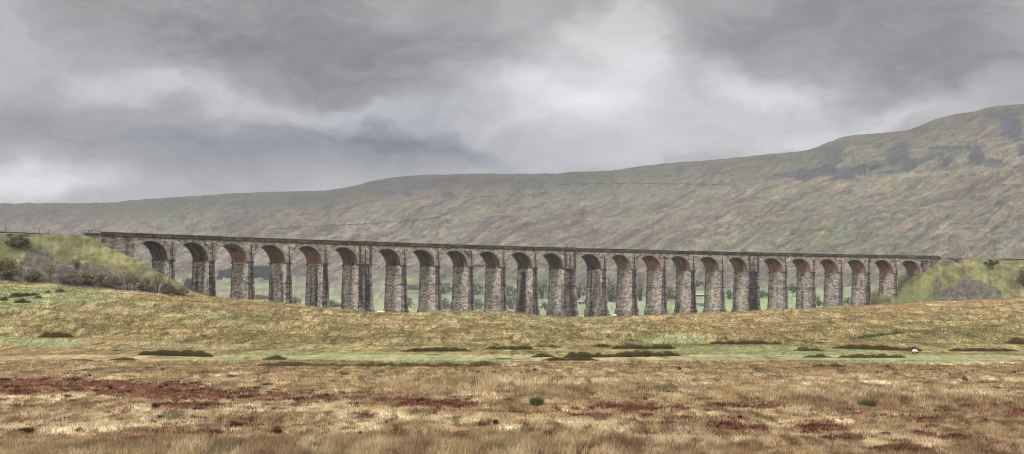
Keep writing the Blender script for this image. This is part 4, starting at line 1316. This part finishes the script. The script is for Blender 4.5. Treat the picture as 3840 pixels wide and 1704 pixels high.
FG = (lin(118, 130, 112, .55), lin(150, 160, 138, .58))  # paled and greyed leaf tint, distance haze mixed into the colour
FB = (lin(110, 126, 120, .55), lin(138, 150, 142, .58))  # bluer leaf tint, faded the same way for haze
FW = (lin(112, 106, 84, .5), lin(140, 134, 108, .5))
far = [  # u, base row, width px, height px, tint, label
    (1112, 1140, 34, 22, FG, 'low hedge tree low in the fourth arch opening'),
    (1250, 1152, 60, 20, FG, 'hedgerow tree at the foot of the sixth arch opening'),
    (1172, 1085, 26, 12, FB, 'distant dark copse high in the sixth arch opening'),
    (1530, 1155, 40, 34, FG, 'rounded green tree beside the seventh pier'),
    (1552, 1088, 50, 16, FB, 'bluish copse behind the eighth arch opening'),
    (1660, 1100, 60, 40, FG, 'wide tree clump in the ninth arch opening, upper one'),
    (1668, 1158, 50, 34, FG, 'dark round tree low in the ninth arch opening'),
    (1785, 1105, 56, 40, FB, 'tall tree group in the tenth arch opening'),
    (1790, 1160, 46, 36, FG, 'bush like tree low in the tenth arch opening'),
    (1910, 1110, 60, 36, FB, 'blue green tree group in the eleventh arch opening'),
    (1920, 1158, 66, 44, FB, 'broad dark tree below the blue green group'),
    (2032, 1120, 60, 54, FG, 'tall green tree in the twelfth arch opening'),
    (2045, 1165, 34, 26, FG, 'small tree at the foot of the twelfth arch opening'),
    (2178, 1124, 60, 56, FB, 'dark tree standing right behind the white farmhouse'),
    (2290, 1130, 62, 62, FG, 'tall tree in the fourteenth arch opening'),
    (2300, 1134, 40, 34, FB, 'darker tree tucked beside the tall one'),
    (2400, 1128, 50, 60, FG, 'leafy tree in the fifteenth arch opening'),
    (2510, 1110, 44, 34, FG, 'bare topped tree on green pasture in the sixteenth opening'),
    (2505, 1128, 60, 22, FW, 'brownish scrub below the bare topped tree'),
    (2615, 1075, 50, 18, FG, 'distant tree line above the long barn'),
    (2736, 1124, 36, 32, FG, 'dark green shrub mass in the eighteenth opening'),
    (2860, 1117, 46, 24, FG, 'grey green tree band in the nineteenth opening'),
    (2972, 1098, 50, 26, FW, 'muted scrub beyond the field in the twentieth opening'),
    (3067, 1135, 20, 20, FG, 'small dark conifer at the field edge'),
    (3073, 1149, 30, 18, FW, 'brown bramble below the small conifer'),
    (3180, 1143, 28, 26, FW, 'russet thorn bush beside the twenty second pier'),
]
for k, (u, row, w, h, ti, lab) in enumerate(far):
    p = at(u, row, y0=740)
    sc = F / p[1]
    tree('field_tree', lab, 'tree', p, h / sc * 1.25, w / sc * 1.35, 'bush' if w > h * .8 else 'leafy', 200 + k, 1500, leaf=w / sc * .035, tint=ti, trunk=.18, group='trees in the valley behind the viaduct')
# far-off plantation on the lower fell seen through the left arches
r_ = np.random.default_rng(77)
mbv = []; cc = []
for (u0, u1, ra, rb) in ((820, 1010, 1030, 1056), (870, 1015, 1020, 1044), (698, 730, 1070, 1088)):
    n = 2600
    uu = r_.uniform(u0, u1, n); f = r_.uniform(0, 1, n)
    rowv = ra + (rb - ra) * f - (uu - u0) * .06
    yy_ = np.linspace(900, 3000, 400)
    tcol = (uu - CU) / F
    R_ = row_of(yy_[None, :], base_h(tcol[:, None] * yy_[None, :], np.broadcast_to(yy_[None, :], (n, 400))))
    ix = np.argmax(R_ <= rowv[:, None], axis=1); Yp = yy_[ix]
    X_ = tcol * Yp; H_ = T(X_, Yp)
    hgt = r_.uniform(3, 5.5, n); rad = r_.uniform(1.5, 2.6, n)
    for k in range(3):
        a = r_.uniform(0, 6.28, n)
        dx, dy = np.cos(a) * rad, np.sin(a) * rad
        V = np.stack([np.stack([X_ - dx, Yp - dy, H_ + .5], -1), np.stack([X_ + dx, Yp + dy, H_ + .5], -1), np.stack([X_, Yp, H_ + hgt], -1)], 1)
        mbv.append(V.reshape(-1, 3))
        cc.append(np.repeat(mixa(lin(96, 112, 110, .52), lin(124, 138, 132, .55), r_.uniform(0, 1, n)), 3, 0))  # conifer colour lightened and blued to carry the haze
V = np.concatenate(mbv)
o = mesh('plantation', V, np.arange(len(V)).reshape(-1, 3), M_leaf, col=np.concatenate(cc))
tag(o, 'dark blue green conifer plantation on the far hillside behind the left arches', 'woodland', kind='stuff')


# ------------------------------------------------------------------ dry stone walls, lines on the hill
def stone_wall(pts, label, hgt=1.6, wid=.9, col=(96, 90, 84)):
    P = []
    for a, b in zip(pts[:-1], pts[1:]):
        m = max(2, int(math.hypot(b[0] - a[0], b[1] - a[1]) / 8))
        for k in range(m): P.append((a[0] + (b[0] - a[0]) * k / m, a[1] + (b[1] - a[1]) * k / m))
    P.append(pts[-1])
    W3 = [hill_at(u, r) for (u, r) in P]
    o0 = W3[0]
    V = []; Fs = []
    for j, p in enumerate(W3):
        q = W3[min(j + 1, len(W3) - 1)] - W3[max(j - 1, 0)]
        nrm = np.array([-q[1], q[0], 0]); nrm /= max(np.linalg.norm(nrm), 1e-6)
        for (a, z) in ((-wid, -1.5), (-wid * .6, hgt), (wid * .6, hgt), (wid, -1.5)): V.append(p + nrm * a * .5 + np.array([0, 0, z]) - o0)
    for j in range(len(W3) - 1):
        for k in range(4): Fs.append((4 * j + k, 4 * j + (k + 1) % 4, 4 * (j + 1) + (k + 1) % 4, 4 * (j + 1) + k))
    o = mesh('stone_wall', V, Fs, M_plain, col=np.repeat(lin(*col, .5)[None, :], len(V), 0))
    o.location = tuple(o0)
    tag(o, label, 'wall', 'dry stone walls on the fell')


HILL = bpy.data.objects['hill']
dg_v = np.empty(len(HILL.data.vertices) * 3, np.float32); HILL.data.vertices.foreach_get('co', dg_v)
NT = 1250 + 49 * 2
dg_v = dg_v.reshape(-1, NT, 3)


def hill_at(u, row):
    t = (u - CU) / F
    tc = dg_v[0, :, 0] / dg_v[0, :, 1]
    j = int(np.argmin(np.abs(tc - t)))
    c = dg_v[:330, j]
    r = row_of(c[:, 1], c[:, 2])
    i = np.argmax(r <= row)
    if r[i] > row: return at(u, row, 740)
    return np.array([c[i, 0], c[i, 1], c[i, 2]], float)


stone_wall([(980, 865), (1130, 855), (1280, 847), (1450, 838), (1580, 828), (1650, 815), (1700, 795), (1740, 762), (1790, 742), (1870, 738)], 'thin dark stone wall climbing the fell above the left half of the viaduct', 1.0, .7, (132, 126, 116))
stone_wall([(1990, 706), (2100, 695), (2250, 690), (2450, 691), (2640, 693), (2760, 697)], 'long level stone wall high on the fell right of centre', 1.0, .8, (122, 116, 108))
stone_wall([(1700, 1010), (1760, 1004), (1900, 996)], 'short dark wall on the lower fell behind the middle arches', 1.6, 1.0)


# ------------------------------------------------------------------ farm buildings
def house(name, label, u, row, wpx, hpx, wallc, roofc, y=None, rz=0.0, roof_h=.35, depth=6.0, extra=None, cat='building'):
    p = at(u, row, y0=740) if y is None else place_far(u, row, y)
    sc = F / p[1]; w = wpx / sc; h = hpx / sc
    o = root(name, label, cat, (p[0], p[1], p[2] - .1), rz)
    hw, hd = w / 2, depth / 2; wh = h * (1 - roof_h)
    mb = MB()
    Vv = [(-hw, -hd, -1.5), (hw, -hd, -1.5), (hw, hd, -1.5), (-hw, hd, -1.5), (-hw, -hd, wh), (hw, -hd, wh), (hw, hd, wh), (-hw, hd, wh), (-hw, 0, h - .05), (hw, 0, h - .05)]
    mb.add(Vv, [(0, 1, 5, 4), (1, 2, 6, 9, 5), (2, 3, 7, 6), (3, 0, 4, 8, 7), (0, 3, 2, 1)], lin(*wallc, .62)); mb.build('wall', M_plain, o)
    mb = MB(); e = .35
    for sgn in (-1, 1):
        y0_, y1_ = sgn * (hd + e), 0.0; z0 = wh - e * (h - wh) / hd
        Vv = [(-hw - e, y0_, z0), (hw + e, y0_, z0), (hw + e, y1_, h), (-hw - e, y1_, h)]
        Vv += [(a, b, c + .16) for (a, b, c) in Vv]
        mb.add(Vv, [(0, 3, 2, 1), (4, 5, 6, 7), (0, 1, 5, 4), (1, 2, 6, 5), (2, 3, 7, 6), (3, 0, 4, 7)], lin(*roofc, .55))
    rf = mb.build('roof', M_plain, o)
    if extra: extra(o, rf, hw, hd, wh, h)
    return o


def farm_extra(o, rf, hw, hd, wh, h):
    mb = MB(); mb.box((hw * .75, 0, h + .5), (.4, .35, .8), 0, tuple(lin(150, 140, 130, .6))); mb.build('chimney', M_plain, rf)
    for x in (-.5, .0, .5):
        for z in (.3, .72):
            mb = MB(); mb.box((hw * x, -hd - .03, wh * z), (.4, .05, .5), 0, (.03, .03, .035)); mb.build('window', M_plain, o)
    mb = MB(); mb.box((hw * .25, -hd - .04, .9), (.45, .05, 1.0), 0, (.08, .06, .05)); mb.build('door', M_plain, o)


house('farmhouse', 'white gabled farmhouse seen through the arch beside the thirteenth pier', 2190, 1140, 24, 30, (196, 190, 186), (150, 146, 144), roof_h=.5, depth=7, extra=farm_extra, rz=.5)


def out_extra(o, rf, hw, hd, wh, h):
    mb = MB(); mb.box((hw * .2, -hd - .04, wh * .4), (.7, .05, wh * .4), 0, (.06, .05, .045)); mb.build('door', M_plain, o)


house('outbuilding', 'low pale outbuilding left of the white farmhouse', 2172, 1141, 24, 13, (196, 190, 184), (170, 166, 162), roof_h=.35, depth=6, extra=out_extra)
house('barn', 'long barn with pale grey roof above the seventeenth arch opening floor', 2624, 1111, 30, 8, (70, 72, 90), (205, 205, 208), roof_h=.45, depth=9, extra=out_extra)
house('barn', 'grey barn with white gable below the long barn', 2621, 1148, 30, 11, (205, 203, 200), (110, 116, 130), roof_h=.6, depth=8, extra=out_extra, rz=.4)
# ruined stone hut between the fourteenth and fifteenth piers
p = W(s_of_u(2405), 26, 0); hutz = float(T(p[0], p[1]))
o = root('stone_hut', 'small roofless stone hut behind the viaduct near the fifteenth pier', 'hut', (p[0], p[1], hutz), .4)
rowtop = 1168; ht = (CV - rowtop) / F * p[1] - hutz
mb = MB()
for (cx, cy, hx, hy, hz, cc_) in ((0, -1.6, 1.8, .3, .36, 1), (-1.65, 0, .3, 1.3, .5, .9), (1.65, 0, .3, 1.3, .36, .9), (0, 1.6, 1.8, .3, .42, 1)):
    mb.box((cx, cy, ht * hz - .4), (hx, hy, ht * hz + .4), 0, tuple(lin(176, 162, 146, .6) * cc_))
wl = mb.build('wall', M_stone, o)
mb = MB(); mb.box((0, -1.75, ht * .72 + .10), (1.95, .35, .10), 0, tuple(lin(190, 176, 158, .6))); mb.build('lintel', M_plain, o)
mb = MB(); mb.box((-.1, -1.92, ht * .45), (.6, .04, ht * .25), 0, (.03, .028, .028)); mb.build('doorway', M_plain, o)


# ------------------------------------------------------------------ sheep
def sheep(p, label, L=1.15, rz=0.0, head='black', grazing=True, lying=False, seed=0):
    o = root('sheep', label, 'sheep', tuple(p), rz, group='sheep grazing on the moor')
    r = np.random.default_rng(seed)
    # body: lathe-like rings along x, deep chest, narrower rump, woolly outline
    xs = np.array([-.5, -.46, -.36, -.2, 0, .18, .32, .42, .5, .58, .66]) * L
    rz_ = np.array([.02, .13, .215, .245, .25, .25, .225, .18, .13, .09, .055]) * L
    ry_ = rz_ * .88
    zc = np.array([.50, .50, .51, .51, .50, .50, .53, .58, .64, .68, .70]) * L - (.25 * L if lying else 0)
    if grazing: zc[7:] = np.array([.54, .50, .42, .34]) * L
    n = 16; V = []; Fs = []
    for x, a, b, z in zip(xs, ry_, rz_, zc):
        for k in range(n):
            an = 2 * math.pi * k / n; j = 1 + r.normal(0, .035)
            V.append((x, math.cos(an) * a * j, z + math.sin(an) * b * j))
    for i in range(len(xs) - 1):
        for k in range(n): Fs.append((i * n + k, i * n + (k + 1) % n, (i + 1) * n + (k + 1) % n, (i + 1) * n + k))
    Fs.append(tuple(range(n))[::-1]); Fs.append(tuple((len(xs) - 1) * n + k for k in range(n)))
    wc = lin(232, 228, 220, .85)
    mb = MB(); mb.add(V, Fs, wc)
    hc = lin(50, 44, 42, .5) if head == 'black' else lin(200, 192, 180, .8)
    # head, ears, legs grown into the same skin
    hx, hz = xs[-1], zc[-1]
    dz = -.16 * L if grazing else -.05 * L
    mb.tube([(hx - .05 * L, 0, hz + .02 * L), (hx + .03 * L, 0, hz + dz * .3), (hx + .10 * L, 0, hz + dz), (hx + .13 * L, 0, hz + dz * 1.3)], [.075 * L, .085 * L, .06 * L, .035 * L], 10, hc)
    for sg in (-1, 1):
        mb.tube([(hx, sg * .06 * L, hz + .02 * L), (hx - .02 * L, sg * .15 * L, hz + .0 * L)], [.028 * L, .012 * L], 6, hc)
    if not lying:
        for (lx, sg) in ((.26, -1), (.28, 1), (-.34, -1), (-.32, 1)):
            bk = -.04 if lx < 0 else .02
            mb.tube([(lx * L, sg * .13 * L, .36 * L), (lx * L + bk * L, sg * .13 * L, .2 * L), (lx * L, sg * .13 * L, -.02)], [.06 * L, .032 * L, .026 * L], 8, hc if head == 'black' else wc * .8)
    else:
        for (lx, sg) in ((.30, -1), (.28, 1)):
            mb.tube([(lx * L, sg * .12 * L, .06 * L), (lx * L + .2 * L, sg * .14 * L, .03 * L)], [.05 * L, .03 * L], 8, hc)
    mb.tube([(-.49 * L, 0, .56 * L - (.25 * L if lying else 0)), (-.53 * L, 0, .42 * L - (.25 * L if lying else 0))], [.05 * L, .025 * L], 6, wc)
    mb.build('body', M_wool, o, smooth=True)
    return o


def on(u, row, **k): return at(u, row, **k)


p = at(3430, 1329)
sheep(p, 'white sheep grazing alone on the pale green strip at the right', 15 / (F / p[1]) / .62, -1.15, 'black', True, seed=1)
for k, (du, lab, rz) in enumerate(((1419, 'left one of the three white sheep standing between the sixth and seventh piers', 0.1), (1428, 'middle one of the three white sheep between the sixth and seventh piers', -.2),
                                   (1437, 'right one of the three white sheep, nearest the seventh pier', 3.0))):
    p = at(du, 1176); sheep(p, lab, 1.1, rz, 'white', True, seed=3 + k)
p = at(2306, 1187); sheep(p, 'white sheep with dark head lying on the crest beside the fourteenth pier', 1.5, math.pi, 'black', False, lying=True, seed=8)
p = at(2966, 1110, y0=740); sheep(p, 'white sheep on the bright green field in the twentieth arch opening', 1.2, .3, 'white', True, seed=9)
p = at(1424, 1103, y0=740); sheep(p, 'upper far sheep in the seventh arch opening', 1.3, .3, 'white', True, seed=10)
p = at(62, 1262); sheep(p, 'small far white lamb on the slope at the far left', .45, .3, 'white', True, seed=12)


# ------------------------------------------------------------------ boulders
def boulder(u, row, wpx, label, seed, col=(176, 166, 156), flat=.6):
    p = at(u, row); w = wpx / (F / p[1]); r = random.Random(seed)
    V = []; Fs = []; n, m = 10, 6
    for i in range(m + 1):
        th = math.pi * i / m
        for k in range(n):
            an = 2 * math.pi * k / n; j = 1 + r.uniform(-.14, .14) * math.sin(th)
            V.append((math.sin(th) * math.cos(an) * w / 2 * j, math.sin(th) * math.sin(an) * w / 2 * j, math.cos(th) * w / 2 * flat * j + w * .12))
    for i in range(m):
        for k in range(n): Fs.append((i * n + k, (i + 1) * n + k, (i + 1) * n + (k + 1) % n, i * n + (k + 1) % n))
    o = mesh('boulder', V, Fs, M_plain, col=np.repeat(lin(*col, .65)[None, :], len(V), 0))
    o.location = tuple(p); tag(o, label, 'boulder', 'pale boulders in the grass')


boulder(311, 1278, 16, 'pale grey boulder on the left slope under the dark rush clump', 1)
boulder(632, 1296, 12, 'small pale stone above the long dark rush bed', 2)
for k, (u, row, w) in enumerate(((2262, 1280, 9), (2285, 1282, 8), (2312, 1284, 10), (2398, 1272, 8), (2462, 1284, 7))):
    boulder(u, row, w, ['leftmost pale stone of the row under the green knoll', 'second pale stone from the left in the row under the green knoll', 'widest pale stone in the row left of the square rush patch',
                        'pale stone right of the square rush patch', 'last pale stone, at the foot of the green knoll'][k], 10 + k)
for k, (u, row, w) in enumerate(((470, 1022, 5), (208, 988, 4), (166, 1027, 4), (214, 1029, 4), (425, 1028, 4), (184, 975, 3.5), (213, 1000, 3.5))):
    boulder(u, row, w, ['white stone on the scree above the thorn trees', 'white stone on the upper scree of the left embankment', 'white stone near the foot of the left scree', 'pale stone low on the left scree',
                        'pale stone on the scree right of the sapling', 'topmost white stone on the left embankment grass edge', 'white stone in the middle of the left scree'][k], 30 + k, (215, 210, 205))

# ------------------------------------------------------------------ line-side things
# low wall along the left embankment top
low = []


def swept_thing(name, label, cat, prof, sa, sb, col, ds=2.0):
    p0 = W(sa, prof[0][0], prof[0][1])
    r = root(name, label, cat, tuple(p0))
    sweep('wall_run', prof, sa, sb, M_plain, r, lambda S, H: np.repeat(lin(*col, .55)[None, :], len(S), 0) * (.8 + .4 * fbm(S / 3, H, 7, 3))[:, None], ds)


# heights of the embankment edges
swept_thing('lineside_wall', 'low dark wall along the top of the left embankment', 'wall', [(1.0, 21.6), (1.0, 22.75), (1.5, 22.75), (1.5, 21.6)], -150, S_LEFT - 9.4, (92, 84, 76))
swept_thing('lineside_wall', 'low dark wall along the top of the right embankment', 'wall', [(1.0, 21.8), (1.0, 23.05), (1.5, 23.05), (1.5, 21.8)], S_RIGHT + .3, 560, (92, 84, 76))


def post(u, rowb, rowt, label, name='fence_post', cat='post', wid=.08, col=(98, 88, 78), d=0.4, grp=None):
    s = s_of_u(u, d); p = W(s, d, 0); zb = float(T(p[0], p[1])) - .2; zt = (CV - rowt) / F * p[1]
    mb = MB(); mb.tube([(0, 0, 0), (0, 0, zt - zb)], [wid, wid * .8], 8, tuple(lin(*col, .5)))
    mb.box((0, 0, zt - zb + .05), (wid * 1.2, wid * 1.2, .05), 0, tuple(lin(*col, .5)))
    o = mb.build(name, M_wood); o.location = (p[0], p[1], zb); tag(o, label, cat, grp)


post(20, 868, 841, 'tall dark pole on the left embankment near the frame edge', 'pole', 'pole')
post(148, 872, 859, 'short post in the middle of the left embankment top', grp='posts along the railway')
post(181, 874, 862, 'small post right of the middle one on the left embankment', grp='posts along the railway')
post(222, 880, 864, 'pale brown post nearest the timber railing', col=(140, 124, 108), grp='posts along the railway')
post(3628, 972, 951, 'thin post, left of the pair on the right embankment', grp='posts along the railway', wid=.09)
post(3649, 972, 949, 'thin post, right of the pair on the right embankment', grp='posts along the railway', wid=.09)
post(3612, 972, 966, 'tiny white marker post on the right embankment', 'marker_post', 'marker', .3, (235, 235, 230))

# timber railing on the wing wall
sA, sB = S_LEFT - 7.0, S_LEFT - 1.0
p0 = W(sA, -.2, HP - 1.3)
fr = root('timber_railing', 'weathered timber railing at the left end of the viaduct', 'railing', tuple(p0))
ft = HP + .25
for k in range(6):
    s = sA + (sB - sA) * k / 5
    mb = MB(); b = W(s, -.2, 19.6) - p0; mb.tube([b, W(s, -.2, ft) - p0], [.11, .10], 6, tuple(lin(128, 118, 92, .55))); mb.build('post', M_wood, fr)
for z in (ft - .08, ft - .85, ft - 1.6):
    mb = MB(); mb.tube([W(sA - .1, -.2, z) - p0, W((sA + sB) / 2, -.2, z) - p0, W(sB + .1, -.2, z) - p0], [.09] * 3, 6, tuple(lin(138, 128, 98, .55))); mb.build('rail', M_wood, fr)
mb = MB(); mb.tube([W(sA - 2.2, -.2, ft - 2.7) - p0, W(sA, -.2, ft - .3) - p0], [.09, .09], 6, tuple(lin(168, 162, 148, .6))); mb.build('brace', M_wood, fr)
# white knob on the parapet
s = s_of_u(1887, .1); p = W(s, .1, HP)
mb = MB(); mb.tube([(0, 0, -.05), (0, 0, .25), (0, 0, .45), (0, 0, .7), (0, 0, .85)], [.12, .16, .34, .3, .12], 10, tuple(lin(225, 225, 222, .8)))
o = mb.build('marker_stone', M_plain); o.location = tuple(p); tag(o, 'small white marker on the parapet above the eleventh pier', 'marker')

# ------------------------------------------------------------------ haze
mh = bpy.data.materials.new('haze_air'); mh.use_nodes = True
nt = mh.node_tree; nt.nodes.clear()
ou = nt.nodes.new('ShaderNodeOutputMaterial'); pv = nt.nodes.new('ShaderNodeVolumePrincipled')
pv.inputs['Color'].default_value = (.90, .93, 1.0, 1)
pv.inputs['Density'].default_value = 0.000075
nt.links.new(pv.outputs[0], ou.inputs['Volume'])
mb = MB(); mb.box((0, 3000, 170), (7300, 3300, 250), 0)
hz = mb.build('haze', mh, col=False); tag(hz, 'thin pale moorland haze', 'haze', kind='stuff')
